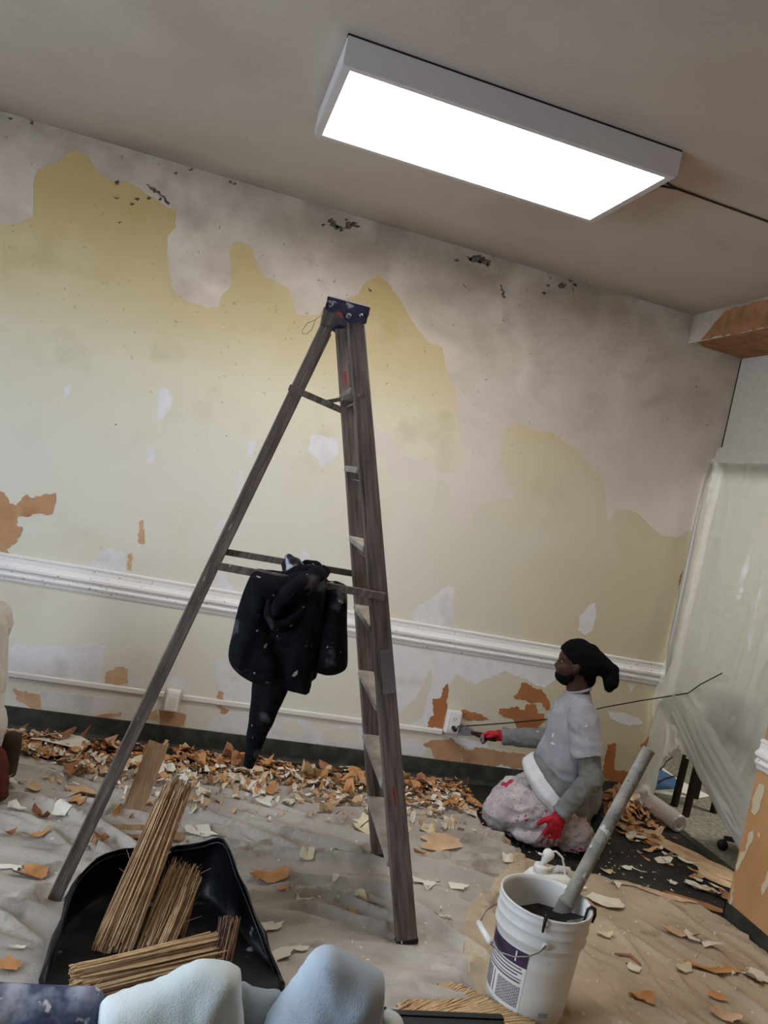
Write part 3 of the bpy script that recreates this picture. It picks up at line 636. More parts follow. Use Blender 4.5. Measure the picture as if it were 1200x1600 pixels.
RIGHT = [tuple(p) for p in rag(RIGHT, .07, .012, random.Random(12))]
def cloth(name, poly, hf, m, step, label, ymin=2.0):
    nb = len(poly); pts = [Vector(p) for p in poly]
    xs = [p[0] for p in poly]; ys = [p[1] for p in poly]; y = min(ys)
    rn = random.Random(4)
    while y < max(ys):
        st = step if y > ymin else .06
        x = min(xs)
        while x < max(xs):
            if pin(poly, x, y): pts.append(Vector((x + rn.uniform(-.2, .2) * st, y + rn.uniform(-.2, .2) * st)))
            x += st
        y += st
    r = delaunay_2d_cdt(pts, [(i, (i + 1) % nb) for i in range(nb)], [], 1, 1e-6)
    vs = [(p.x, p.y, hf(p.x, p.y) if (r[3][i] and r[3][i][0] >= nb) else .003 + .3 * hf(p.x, p.y)) for i, p in enumerate(r[0])]
    fs = [tuple(f) for f in r[2]]
    o = mesh(name, vs, fs, m, None, True); fixnormals(o)
    if o.data.polygons[len(fs) // 2].normal.z < 0: o.data.flip_normals()
    return tag(o, label, 'drop cloth')
cloth('drop_cloth', LEFT, h_left, M['canvas_grey'], .0125, 'grey wrinkled canvas drop cloth under the ladder and the black bag')
h_right0 = h_right
def h_right(x, y):
    h = press(x, y, h_right0(x, y))
    return max(h, h_left(x, y) + .004) if pin(LEFT, x, y) else h
cloth('drop_cloth', RIGHT, h_right, M['canvas_tan'], .0125, 'tan canvas drop cloth spread under the white bucket')
def ground(x, y):
    h = 0
    if pin(LEFT, x, y): h = h_left(x, y)
    if pin(RIGHT, x, y): h = max(h, h_right(x, y))
    return h
def heap(x, y):
    if x < 1.85: return .05 * math.exp(-((y - 4.07) / .12) ** 2) * (.55 + .9 * nz(x * 2.3, 0, 30)) + .018 * math.exp(-((y - 3.85) / .16) ** 2) * max(0, .3 + nz(x * 2, y * 2, 31))
    return .09 * math.exp(-((x - 2.78) / .16) ** 2 - ((y - 4.12) / .12) ** 2)
def ht(x, y): return ground(x, y) + max(0, heap(x, y))

# ------------------------------------------------------------------ paper scraps
def scrap_mesh(rnd, cx, cy, L, W, ang, curl, lift, jag=.25, n=11, tilt=0.0, drape=True):
    """torn paper: an irregular outline with two inner rings, curled about its long axis, lying on what is below"""
    rad = []
    for k in range(n): rad.append(1 - jag * rnd.random() - (jag if rnd.random() < .2 else 0))
    ca, sa = math.cos(ang), math.sin(ang); vs = []; fs = []
    cd_ = rnd.uniform(0, PI)
    for ring, s in ((0, 1.0), (1, .55)):
        for k in range(n):
            g = 2 * PI * k / n + rnd.uniform(-.12, .12) * (1 - ring)
            c_, s_ = math.cos(g), math.sin(g); q = (abs(c_) ** 3 + abs(s_) ** 3) ** (-1 / 3)
            vs.append((c_ * q * L / 2 * rad[k] * s, s_ * q * W / 2 * rad[k] * s))
    vs.append((0, 0)); out = []
    sz = max(L, W) / 2
    for (a, b_) in vs:
        t = (a * math.cos(cd_) + b_ * math.sin(cd_)) / sz
        z = curl * sz * t * t + rnd.uniform(-.03, .05) * sz * min(1, abs(curl) * 4 + .2) + tilt * a
        X = cx + a * ca - b_ * sa; Y = cy + a * sa + b_ * ca
        out.append(Vector((X, Y, z)))
    gz = [ht(v.x, v.y) for v in out] if drape else [ht(cx, cy)] * len(out)
    base = max(gz) if not drape else None
    for v, g in zip(out, gz): v.z = max((g if drape else base) + .002 + lift + v.z, g + .0015)
    for k in range(n):
        k2 = (k + 1) % n; fs.append((k, k2, n + k2, n + k)); fs.append((n + k, n + k2, 2 * n))
    return out, fs
PAPER_COUNT = 0
# the larger pieces of the photograph, one by one: px centre, length and width in metres, angle, curl, material, label, category
BIGS = [
    (95, 1168, .28, .17, -.15, .35, 'cream', 'large crumpled sheet of cream wallpaper against the baseboard near the left edge'),
    (128, 1243, .15, .13, .5, .4, 'tan', 'large tan paper scrap left of the ladder rear leg'),
    (118, 1258, .08, .07, 1.2, .3, 'orange', 'small orange paper scrap in front of the large tan scrap by the ladder rear leg'),
    (62, 1278, .07, .07, .4, .9, 'rust', 'crumpled rust-coloured paper ball on the left of the drop cloth'),
    (54, 1308, .10, .035, .35, .8, 'orange', 'curled crescent of orange paper in front of the crumpled rust ball'),
    (14, 1305, .05, .04, .2, .9, 'rust', 'small dark rust paper ball near the left edge'),
    (45, 1368, .13, .075, .15, .35, 'orange', 'bright orange paper scrap left of the black bag'),
    (12, 1358, .10, .03, -.3, .2, 'cream', 'narrow white strip lying beside the bright orange scrap at the left edge'),
    (14, 1510, .07, .06, .6, .6, 'orange', 'orange peel of paper by the navy cloth at the lower left'),
    (26, 1482, .05, .022, .0, .2, 'cream', 'tiny cream strip above the navy cloth at the lower left'),
    (94, 1272, .075, .07, -.6, .35, 'cream', 'white torn flake left of the ladder rear leg'),
    (32, 1270, .12, .045, -.45, .7, 'cream', 'rolled white paper strip near the kneeling worker at the left edge'),
    (312, 1303, .15, .05, -.1, .2, 'cream', 'white paper strip behind the black bag'),
    (330, 1312, .12, .04, .1, .2, 'cream', 'second white strip just in front of the one behind the black bag'),
    (150, 1322, .07, .05, .3, .7, 'rust', 'crumpled brown scrap under the ladder rear leg'),
    (418, 1376, .19, .07, .12, .55, 'orange', 'large folded orange-brown paper right of the black bag'),
    (478, 1339, .06, .05, .2, .3, 'yellowish', 'small yellow paper flake on the grey drop cloth'),
    (528, 1332, .065, .03, .4, .2, 'cream', 'white flake lying in the dark fold of the grey drop cloth'),
    (522, 1386, .035, .02, .6, .2, 'cream', 'tiny white triangle in the middle of the grey drop cloth'),
    (572, 1418, .12, .05, -.7, .4, 'yellowish', 'twisted cream-yellow strip left of the near ladder foot'),
    (545, 1433, .07, .05, .2, .4, 'orange', 'orange flake beside the twisted cream-yellow strip'),
    (472, 1410, .09, .02, -.1, .2, 'cream', 'thin white strip right of the folded orange-brown paper'),
    (440, 1403, .07, .03, .1, .4, 'orange', 'tan flake under the folded orange-brown paper'),
    (418, 1449, .12, .05, .15, .15, 'cream', 'white scrap touching the right side of the black bag'),
    (425, 1492, .15, .07, .05, .15, 'cream', 'large white scrap between the black bag and the blue-grey towel'),
    (467, 1490, .055, .045, -.7, .2, 'cream', 'small upright white flake just above the blue-grey towel'),
    (664, 1394, .125, .085, .2, .2, 'cream', 'white torn sheet right of the near ladder foot'),
    (715, 1401, .10, .05, -.35, .15, 'cream', 'white scrap between the ladder and the bucket'),
    (690, 1437, .075, .04, -.1, .2, 'cream', 'white pointed flake right of the near ladder foot'),
    (669, 1301, .05, .07, .3, .5, 'cream', 'upright white flake behind the near ladder rail'),
    (685, 1328, .20, .12, .1, .12, 'tan', 'flat tan paper sheet behind the near ladder rail'),
    (655, 1345, .06, .07, .6, .6, 'orange', 'curled tan scrap touching the near ladder rail'),
    (372, 1207, .10, .05, -.25, .3, 'cream', 'white flake under the hanging black sleeve'),
    (392, 1238, .12, .08, .1, .3, 'cream', 'broad white flake in front of the hanging black sleeve'),
    (463, 1257, .13, .06, .15, .25, 'yellowish', 'cream-yellow flake on the edge of the debris heap'),
    (512, 1218, .14, .08, -.3, .3, 'cream', 'large white scrap on the debris heap left of the ladder rails'),
    (540, 1198, .09, .06, .3, .35, 'cream', 'pale square scrap on the heap beside the baseboard'),
    (566, 1302, .13, .07, -.3, .5, 'yellowish', 'crumpled cream strip left of the far ladder foot'),
    (640, 1247, .10, .05, .1, .25, 'cream', 'white flake right of the ladder rails below the debris heap'),
    (945, 1408, .17, .10, -.2, .15, 'cream', 'large white torn sheet behind the bucket'),
    (905, 1385, .06, .06, .5, .3, 'cream', 'white flake beside the pole behind the bucket'),
    (962, 1385, .05, .05, .2, .3, 'cream', 'small white flake at the edge of the black floor'),
    (945, 1461, .08, .045, .1, .3, 'yellowish', 'yellowish flake right of the bucket'),
    (990, 1514, .05, .05, -.1, .1, 'cream', 'small square white chip right of the bucket'),
    (1000, 1562, .095, .06, -.4, .3, 'orange', 'orange flake on the tan drop cloth right of the bucket base'),
    (1062, 1462, .20, .05, -.55, .8, 'tan', 'long curled brown strip on the tan drop cloth'),
    (1098, 1478, .15, .06, -.5, .5, 'cream', 'crumpled cream strip joined to the long brown curl'),
    (1112, 1520, .24, .05, -.35, .2, 'orange', 'long orange strip at the lower right'),
    (1180, 1537, .12, .09, -.1, .4, 'cream', 'cream and brown scrap at the right edge of the tan drop cloth'),
    (1068, 1518, .06, .045, -.5, .5, 'yellowish', 'small curled yellow flake right of the square white chip'),
    (1095, 1382, .16, .08, -.5, .3, 'cream', 'white torn sheet lying on the brown paper by the pier'),
    (1052, 1375, .05, .05, .4, .2, 'cream', 'white corner scrap at the tip of the black floor'),
    (1075, 1343, .11, .04, -.3, .4, 'cream', 'curled white strip on the brown paper near the plastic roll'),
    (948, 1357, .07, .04, -.5, .4, 'tan', 'tan flake on the black floor beside the pole'),
    (978, 1352, .07, .04, -.1, .3, 'cream', 'crumpled white flake on the black floor'),
    (998, 1356, .08, .015, -.7, .2, 'cream', 'thin white sliver on the black floor'),
    (1125, 1395, .09, .08, -.3, .7, 'rust', 'dark rust paper lump against the pier baseboard'),
    (800, 1328, .13, .035, .05, .5, 'tan', 'brown curved piece lying on the folded cloth by the worker knee'),
    (1130, 1590, .12, .05, -.6, .4, 'tan', 'brown flake at the bottom right corner of the drop cloth'),
    (1120, 1560, .07, .04, -.6, .3, 'orange', 'orange crumb near the bottom right corner'),
    (640, 1440, .05, .04, .2, .2, 'yellowish', 'dull yellow flake beside the near ladder foot'),
    (790, 1355, .06, .04, .3, .2, 'cream', 'white flake left of the jug')]
KNOWN = []
rb = random.Random(99)
for (px, py, L, W, a, curl, mk, lab) in BIGS:
    q = atz(px, py, .02); KNOWN.append((q.x, q.y, max(L, W) * .5))
    vs, fs = scrap_mesh(rb, q.x, q.y, L * 1.12, W * 1.15, a, curl, .006 + 1.0 * max(0, heap(q.x, q.y)) * .5, .3, 16)
    tag(mesh('paper_scrap', vs, fs, M[mk], None, True), lab, 'scrap')
# sheets of brown paper on the floor by the pier
for (px, py, L, W, a, mk, lab) in [(1095, 1345, .55, .20, -1.05, 'tan', 'long flat brown paper sheet lying from the plastic roll to the pier'), (1040, 1318, .34, .11, -.9, 'orange', 'narrow brown paper sheet on the edge of the black floor'),
                                   (1125, 1372, .26, .16, -.8, 'tan', 'wide tan paper sheet against the pier'), (1000, 1298, .30, .12, -.35, 'tan', 'tan paper sheet behind the worker shoe'), (1020, 1398, .42, .06, -.35, 'tan', 'long brown paper strip along the edge of the tan drop cloth'),
                                   (1085, 1408, .30, .07, -.5, 'rust', 'dark brown strip in the gap before the pier')]:
    q = atz(px, py, .01)
    vs, fs = scrap_mesh(rb, q.x, q.y, L, W, a, .03, .003, .14, 22)
    tag(mesh('paper_sheet', vs, fs, M[mk], None, False), lab, 'paper sheet')

COLW = {'orange': 'orange-brown', 'rust': 'dark rust', 'tan': 'pale tan', 'cream': 'cream-white', 'yellowish': 'dull yellow'}
def zone(x, y):
    for lim, w_ in ((-.42, 'by the cream-shirted worker'), (-.2, 'beside the cream-shirted worker'), (-.02, 'left of ladder rear leg'), (.16, 'right of ladder rear leg'), (.34, 'below the smeared outlet'), (.52, 'left of hanging sleeve'),
                    (.72, 'under the hanging sleeve'), (.92, 'right of hanging sleeve'), (1.1, 'left of ladder rails'), (1.3, 'behind the ladder rails'), (1.5, 'right of ladder rails'), (1.7, 'below the plugged-in outlet'), (1.9, 'at the worker knee')):
        if x < lim: return w_
    return 'behind the worker shoe' if x < 2.72 else ('at the doorway corner' if x < 2.85 else 'at the plastic roll')
def row(y): return 'against the baseboard' if y > 4.14 else 'on the heap crest' if y > 4.02 else 'at heap front' if y > 3.88 else 'near the heap' if y > 3.7 else 'out on the cloth'
SEEN = {}
def scatter(n, region, size, mats, noun, group, name, seed, lift=(.0, .012), curl=(.1, .8)):
    rn = random.Random(seed); made = 0
    while made < n:
        x, y = region(rn)
        s = rn.uniform(*size); L = s * rn.uniform(.8, 1.5); W = s * rn.uniform(.4, 1.0); k = rn.choice(mats); cu = rn.uniform(*curl)
        vs, fs = scrap_mesh(rn, x, y, L, W, rn.uniform(0, PI), cu, rn.uniform(*lift), .35, 9, rn.uniform(-.25, .25), True)
        mid = (size[0] + size[1]) / 2
        sh = ('narrow' if W < L * .55 else 'broad'); sz = ('small' if s < mid - .008 else 'large' if s > mid + .012 else 'middling'); cw = 'curled' if cu > (curl[0] + curl[1]) / 2 else 'flat'
        lab = ' '.join(('%s %s %s %s %s %s, %s' % (sz, cw, sh, COLW[k], noun, (row(y) if x < 2.3 or y > 3.92 else 'on brown paper sheets' if y > 3.45 else 'by the pier base'), zone(x, y))).replace('middling ', '').split())
        if lab in SEEN or len(lab.replace('-', ' ').split()) > 16: continue
        SEEN[lab] = 1
        tag(mesh(name, vs, fs, M[k], None, False), lab, 'scrap', group); made += 1
def reg_heap(rn):
    while True:
        x = rn.uniform(-.62, 1.83); y = 4.22 - abs(rn.gauss(0, .17))
        if nz(x * 2.1, 0, 40) > -.35 or rn.random() < .3:
            if not (-.02 < x < .25 and y > 4.02 and rn.random() < .8) and not (.82 < x < 1.06 and y > 4.08 and rn.random() < .8) and y < 4.29: return x, y
def reg_heap_front(rn):
    while True:
        x = rn.uniform(-.62, 1.75); y = 4.0 - abs(rn.gauss(0, .22))
        if y > 3.3 and nz(x * 2.5, y * 2.5, 41) > -.28: return x, y
def reg_corner(rn): 
    return rn.gauss(2.80, .14), min(4.27, rn.gauss(4.08, .11))
def reg_tan(rn):
    while True:
        x = rn.uniform(1.45, 2.68); y = rn.uniform(2.3, 3.3)
        if math.hypot(x - 1.41, y - 2.35) > .2: return x, y
scatter(135, reg_heap, (.06, .15), ['orange', 'orange', 'rust', 'tan', 'tan'], 'scrap', 'brown scraps heaped along the baseboard', 'paper_scrap', 1, (.0, .035), (.2, 1.2))
scatter(60, reg_heap_front, (.04, .12), ['cream', 'cream', 'yellowish'], 'flake', 'cream flakes strewn in front of the heap', 'wallpaper_flake', 2, (.002, .02), (.1, .6))
scatter(55, reg_heap_front, (.05, .11), ['orange', 'tan', 'tan'], 'scrap', 'tan scraps strewn in front of the heap', 'paper_scrap', 3, (0, .012), (.2, 1.1))
scatter(45, reg_corner, (.05, .13), ['orange', 'rust', 'tan'], 'scrap', 'brown scraps piled in the corner', 'paper_scrap', 4, (.0, .03), (.3, 1.2))
def reg_sheets(rn):
    u = rn.random(); return 2.66 + .22 * u + rn.gauss(0, .07), 3.95 - .80 * u + rn.gauss(0, .06)
scatter(34, reg_sheets, (.04, .11), ['tan', 'orange', 'cream', 'rust'], 'scrap', 'scraps strewn over the brown paper sheets', 'paper_scrap', 6, (.003, .012), (.1, .6))
# crumbs nobody could count
def crumbs(name, n, region, size, m, label, seed, lift=(0, .012)):
    rn = random.Random(seed); V = []; Fc = []
    for _ in range(n):
        x, y = region(rn); s = rn.uniform(*size)
        vs, fs = scrap_mesh(rn, x, y, s * rn.uniform(.8, 1.6), s * rn.uniform(.4, 1), rn.uniform(0, PI), rn.uniform(.1, .9), rn.uniform(*lift), .4, 6, rn.uniform(-.3, .3), True)
        k = len(V); V += vs; Fc += [tuple(i + k for i in f) for f in fs]
    return tag(mesh(name, V, Fc, m, None), label, 'debris', None, 'stuff')
crumbs('paper_debris', 1000, reg_heap, (.02, .055), M['orange'], 'heap of small orange paper crumbs along the foot of the back wall', 11, (0, .03))
crumbs('paper_debris', 650, reg_heap, (.02, .05), M['rust'], 'dark rust paper crumbs mixed into the heap along the back wall', 12, (0, .025))
crumbs('paper_debris', 850, reg_heap_front, (.012, .045), M['tan'], 'loose tan crumbs in front of the heap', 13)
crumbs('paint_crumbs', 800, lambda rn: reg_heap(rn) if rn.random() < .45 else reg_heap_front(rn), (.012, .04), M['cream'], 'loose cream paint crumbs over the heap and the cloth in front', 14, (.01, .035))
crumbs('paint_crumbs', 130, reg_tan, (.006, .018), M['cream'], 'tiny cream crumbs over the tan drop cloth', 15)
crumbs('paper_debris', 260, reg_corner, (.02, .05), M['rust'], 'brown crumbs in the corner behind the kneeling worker', 16, (0, .03))
crumbs('paint_crumbs', 90, lambda rn: (rn.uniform(1.9, 2.6), rn.uniform(3.3, 3.75)), (.006, .02), M['cream'], 'cream crumbs on the black floor tiles', 17)
crumbs('paint_crumbs', 90, lambda rn: (rn.uniform(-.3, 1.4), rn.uniform(2.86, 3.5)) if rn.random() < .6 else (rn.uniform(.66, 1.2), rn.uniform(2.3, 2.9)), (.006, .018), M['cream'], 'tiny cream crumbs over the grey drop cloth', 18)
#@@PART2
# ================================================================== step ladder
Fn, Ff = Vector((1.085, 2.661, 0)), Vector((1.140, 3.300, 0)); Rn = Vector((-.138, 2.774, 0)); Rf = Rn + (Ff - Fn)
Tn, Tf = Vector((.466, 2.825, 2.16)), Vector((.480, 3.125, 2.16)); RTn, RTf = Vector((.385, 2.845, 2.13)), Vector((.417, 3.115, 2.13))
gl = .012                                   # standing on the cloth
lad = thing('step_ladder', 'weathered wooden A-frame step ladder spattered with paint, standing on the grey drop cloth', 'ladder', (.5, 3.0, .01))
FACE = Vector((0, 1, 0))
def up(v, z): return Vector((v.x, v.y, z))
for p, q in ((Fn, Tn), (Ff, Tf)):
    r = MB().bar(up(p, gl), q, .078, .030, FACE, .060, .030).build('front_rail', M['wood_rail'], lad)
    BASE[r.name] = BASE[lad.name]
    # dark tar foot
    d = (q - p).normalized(); MB().bar(up(p, gl - .004), up(p, gl) + d * .012, .082, .034, FACE).build('foot', M['dark_gap'], r)
for p, q in ((Rn, RTn), (Rf, RTf)):
    MB().bar(up(p, gl), q, .044, .022, FACE).build('rear_leg', M['wood_grey'], lad)
def lerp(a, b, z): return a.lerp(b, (z - a.z) / (b.z - a.z))
for k in range(1, 8):
    z = .272 * k; a = lerp(Fn, Tn, z); b = lerp(Ff, Tf, z)
    MB().bar(a + Vector((0, .013, 0)), b - Vector((0, .013, 0)), .022, .088 - .002 * k, Vector((1, 0, 0))).build('step', M['wood_step'], lad)
    MB().tube([a + Vector((.0, .02, -.035)), b + Vector((.0, -.02, -.035))], .004, 6).build('tie_rod', M['steel'], lad)
for z in (.45, 1.0, 1.86):
    a = lerp(Rn, RTn, z); b = lerp(Rf, RTf, z); MB().bar(a, b, .030, .014, Vector((1, 0, 0))).build('rear_brace', M['wood_grey'], lad)
MB().bar((.288, 2.80, 1.862), (.500, 2.795, 1.822), .022, .012, FACE).build('spreader', M['wood_grey'], lad)
MB().bar((.425, 2.82, 1.842), (.545, 2.79, 1.893), .014, .010, FACE).build('spreader', M['wood_grey'], lad)
MB().bar((.160, 2.735, 1.219), (.745, 2.680, 1.222), .026, .012, FACE).build('side_bar', M['wood_grey'], lad)
MB().bar((.205, 3.27, 1.206), (.775, 3.25, 1.214), .026, .012, FACE).build('side_bar', M['wood_grey'], lad)
# cap: board with a folded metal skirt
def skew(o):      # the cap follows the ladder, turned a little from the wall
    org = BASE[lad.name]
    for v in o.data.vertices: v.co.x += (v.co.y + org.y - 2.775) * .118
    return o
skew(MB().box((.352, 2.775, 2.165), (.505, 3.175, 2.192)).build('cap_board', M['cap'], lad))
poly = [(.352, 2.190), (.502, 2.190), (.502, 2.134), (.488, 2.130), (.474, 2.134), (.458, 2.124), (.440, 2.122), (.424, 2.130), (.412, 2.148), (.398, 2.152), (.380, 2.140), (.354, 2.146)]
for Y in (2.772, 3.175):
    vs, fs = slab2d(poly, lambda u, v, d: (u, Y + d, v), .004); skew(fixnormals(mesh('cap_bracket', vs, fs, M['cap'], lad)))
skew(MB().box((.354, 2.777, 2.192), (.503, 3.173, 2.196)).build('cap_top', M['white_skim'], lad))
b = MB(); b.ell((.436, 2.769, 2.142), (.010, .004, .010)); b.ell((.478, 2.769, 2.156), (.007, .004, .007)); b.build('bolt', M['steel'], lad)
MB().box((.352, 2.80, 2.10), (.398, 2.83, 2.16)).build('hinge_block', M['wood_grey'], lad)
# small painted plate on the near rail
a = lerp(Fn, Tn, 1.03); bq = lerp(Fn, Tn, .88); MB().bar(a + Vector((.012, -.017, 0)), bq + Vector((.012, -.017, 0)), .045, .004, FACE).build('worn_plate', M['pole_dark'], lad)
b = MB().tube([aty(505, 490, 2.79), aty(492, 500, 2.78), aty(480, 505, 2.77), aty(473, 515, 2.765), aty(472, 521, 2.765), aty(479, 522, 2.765), aty(487, 515, 2.77), aty(491, 505, 2.775), aty(494, 498, 2.78)], .0012, 5)
b.build('wire_loop', M['steel'], lad, True)

# ================================================================== black top hanging over the ladder bars
jk = thing('jacket', 'black paint-spattered hooded top hanging over the ladder side bars', 'jacket', (.45, 2.72, 1.2))
def px2(pts, Y): return [(q.x, q.z) for q in (aty(x, y, Y) for x, y in pts)]
def vface(Y): return lambda u, v, d: (u, Y - d, v)
def fold_main(u, v):
    return .022 * nz(u * 9 + v * 2.0, v * 2.2, 50) + .016 * nz(u * 22, v * 4, 51) - .014 * math.exp(-((u - .40 + (v - 1.0) * .45) / .02) ** 2)
body = px2([(397, 893), (420, 896), (445, 898), (470, 892), (500, 893), (512, 908), (508, 960), (500, 1010), (490, 1045), (483, 1083), (465, 1083), (445, 1078), (420, 1073), (398, 1068), (375, 1055), (360, 1038), (357, 1018), (364, 985), (372, 950), (384, 915)], 2.715)
vs, fs = inflate(body, vface(2.715), .055, .014, fold_main, .5, .05, .45); o = fixnormals(mesh('body_panel', vs, fs, M['black_cloth'], jk, True))
right = px2([(508, 915), (522, 911), (533, 914), (540, 925), (540, 970), (541, 1010), (540, 1038), (530, 1048), (515, 1052), (500, 1050), (488, 1040), (492, 990), (500, 945)], 2.74)
vs, fs = inflate(right, vface(2.712), .045, .013, lambda u, v: .016 * nz(u * 16, v * 2, 53), .5, .04, .8); fixnormals(mesh('side_panel', vs, fs, M['black_cloth'], jk, True))
# the hood: a roll of cloth swinging from the far bar down and back
pts = [aty(505, 893, 2.80), aty(492, 902, 2.69), aty(470, 915, 2.66), aty(448, 930, 2.650), aty(430, 952, 2.65), aty(420, 975, 2.655)]
b = MB().tube([p for p in pts], [.026, .034, .036, .030, .022, .008], 12); b.ell(pts[0], .026); o = b.build('hood_fold', M['black_cloth'], jk, True)
remesh(o, .008, 3, lambda p, n: .004 * nz(p.x * 30, p.z * 30, 3))
pts = [aty(420, 935, 2.665), aty(418, 960, 2.65), aty(428, 978, 2.645), aty(448, 975, 2.65), aty(470, 955, 2.66), aty(490, 925, 2.675)]
b = MB().tube(pts, [.010, .016, .020, .019, .016, .010], 10); remesh(b.build('hood_edge', M['black_cloth'], jk, True), .007, 3)
# cloth over the bars
b = MB().cap(aty(402, 897, 2.735), aty(440, 901, 2.735), .020); b.cap(aty(470, 893, 2.74), aty(505, 893, 2.76), .022); b.cap(aty(513, 914, 2.75), aty(535, 918, 2.75), .018)
b.cap(aty(480, 884, 3.2), aty(495, 888, 3.2), .028); b.cap(aty(488, 890, 3.2), aty(496, 897, 2.78), .024); remesh(b.build('shoulder_fold', M['black_cloth'], jk, True), .009, 4, lambda p, n: .005 * nz(p.x * 25, p.z * 25, 9))
# rear panel that hangs behind, and the sleeve
back = px2([(440, 896), (500, 896), (500, 1040), (470, 1070), (400, 1062), (395, 990)], 2.79)
vs, fs = inflate(back, vface(2.79), .03, .02, lambda u, v: .01 * nz(u * 12, v * 3, 57)); fixnormals(mesh('back_panel', vs, fs, M['black_cloth'], jk, True))
pts = [aty(428, 1040, 2.76), aty(422, 1075, 2.76), aty(413, 1105, 2.76), aty(404, 1140, 2.76), aty(396, 1170, 2.76), aty(387, 1200, 2.76)]
b = MB().tube(pts, [.070, .064, .050, .038, .028, .017], 16); remesh(b.build('sleeve', M['black_cloth'], jk, True), .008, 2, lambda p, n: .006 * nz(p.x * 20 + p.z * 6, p.z * 14, 4))
b = MB().cap(aty(455, 905, 3.19), aty(456, 884, 3.19), .035, .038); b.cap(aty(456, 884, 3.19), aty(452, 872, 3.19), .034, .018); b.cap(aty(462, 882, 3.17), aty(470, 890, 3.17), .03, .026); b.cap(aty(446, 880, 3.2), aty(448, 905, 3.2), .018)
remesh(b.build('cuff', M['cuff'], jk, True), .008, 2, lambda p, n: .008 * nz(p.x * 34, p.z * 34, 6))

# ================================================================== people
def hand(root_obj, name, wrist, dirv, palm_n, size, curl, m, tipm, thumb_side, label=None, spread=.16):
    """palm and five separate bent fingers grown into one glove; dirv = towards the fingers, palm_n = out of the palm"""
    d = Vector(dirv).normalized(); n = Vector(palm_n); n = (n - d * n.dot(d)).normalized(); s = d.cross(n) * thumb_side
    b = MB(); W = Vector(wrist); L = size
    b.cap(W - d * L * .10, W + d * L * .12, L * .17, L * .20)
    R = Matrix((s, n, d)).transposed()
    b.ell(W + d * L * .30, (L * .24, L * .12, L * .28), R)
    tips = MB(); jt = []
    for k, (off, ln) in enumerate(((.17, .42), (.06, .47), (-.06, .44), (-.17, .34))):
        base = W + d * L * .46 + s * L * off; sp = off * spread * 5
        dirk = (d + s * sp).normalized(); p = base; c = curl if not isinstance(curl, (list, tuple)) else curl[k]
        seg = (.45, .32, .26); ang = c * .55
        for j, q in enumerate(seg):
            dk = dirk * math.cos(ang) + n * math.sin(ang); e = p + dk * (L * ln * q)
            r0 = L * (.072 - .008 * j); (b if j < 2 else b).cap(p, e, r0, r0 * .9, 10)
            if j >= 1: tips.cap(p + (e - p) * (.3 if j == 1 else 0), e, r0 * 1.22, r0 * 1.15, 10)
            p = e; ang += c
    tb = W + d * L * .14 + s * L * .16; t1 = tb + (s * .75 + d * .65 + n * .25).normalized() * L * .24; t2 = t1 + (d * .9 + s * .25 + n * .4).normalized() * L * .19
    b.cap(tb, t1, L * .09, L * .075, 10); b.cap(t1, t2, L * .075, L * .06, 10)
    o = b.build(name, m, root_obj, True); remesh(o, max(.004, L * .028), 2)
    if label: o['label'] = label
    if tipm:
        k = tips.build('fingertip_coating', tipm, o, True); BASE[k.name] = BASE[root_obj.name]; remesh(k, max(.0035, L * .022), 1)
    return o

def wr(s, f, a):   # cloth wrinkle
    return lambda p, n: a * (nz(p.x * f, p.y * f * .6, p.z * f * 1.7 + s) + .5 * nz(p.x * f * 2.2, p.y * f * 1.6, p.z * f * 3 + s))

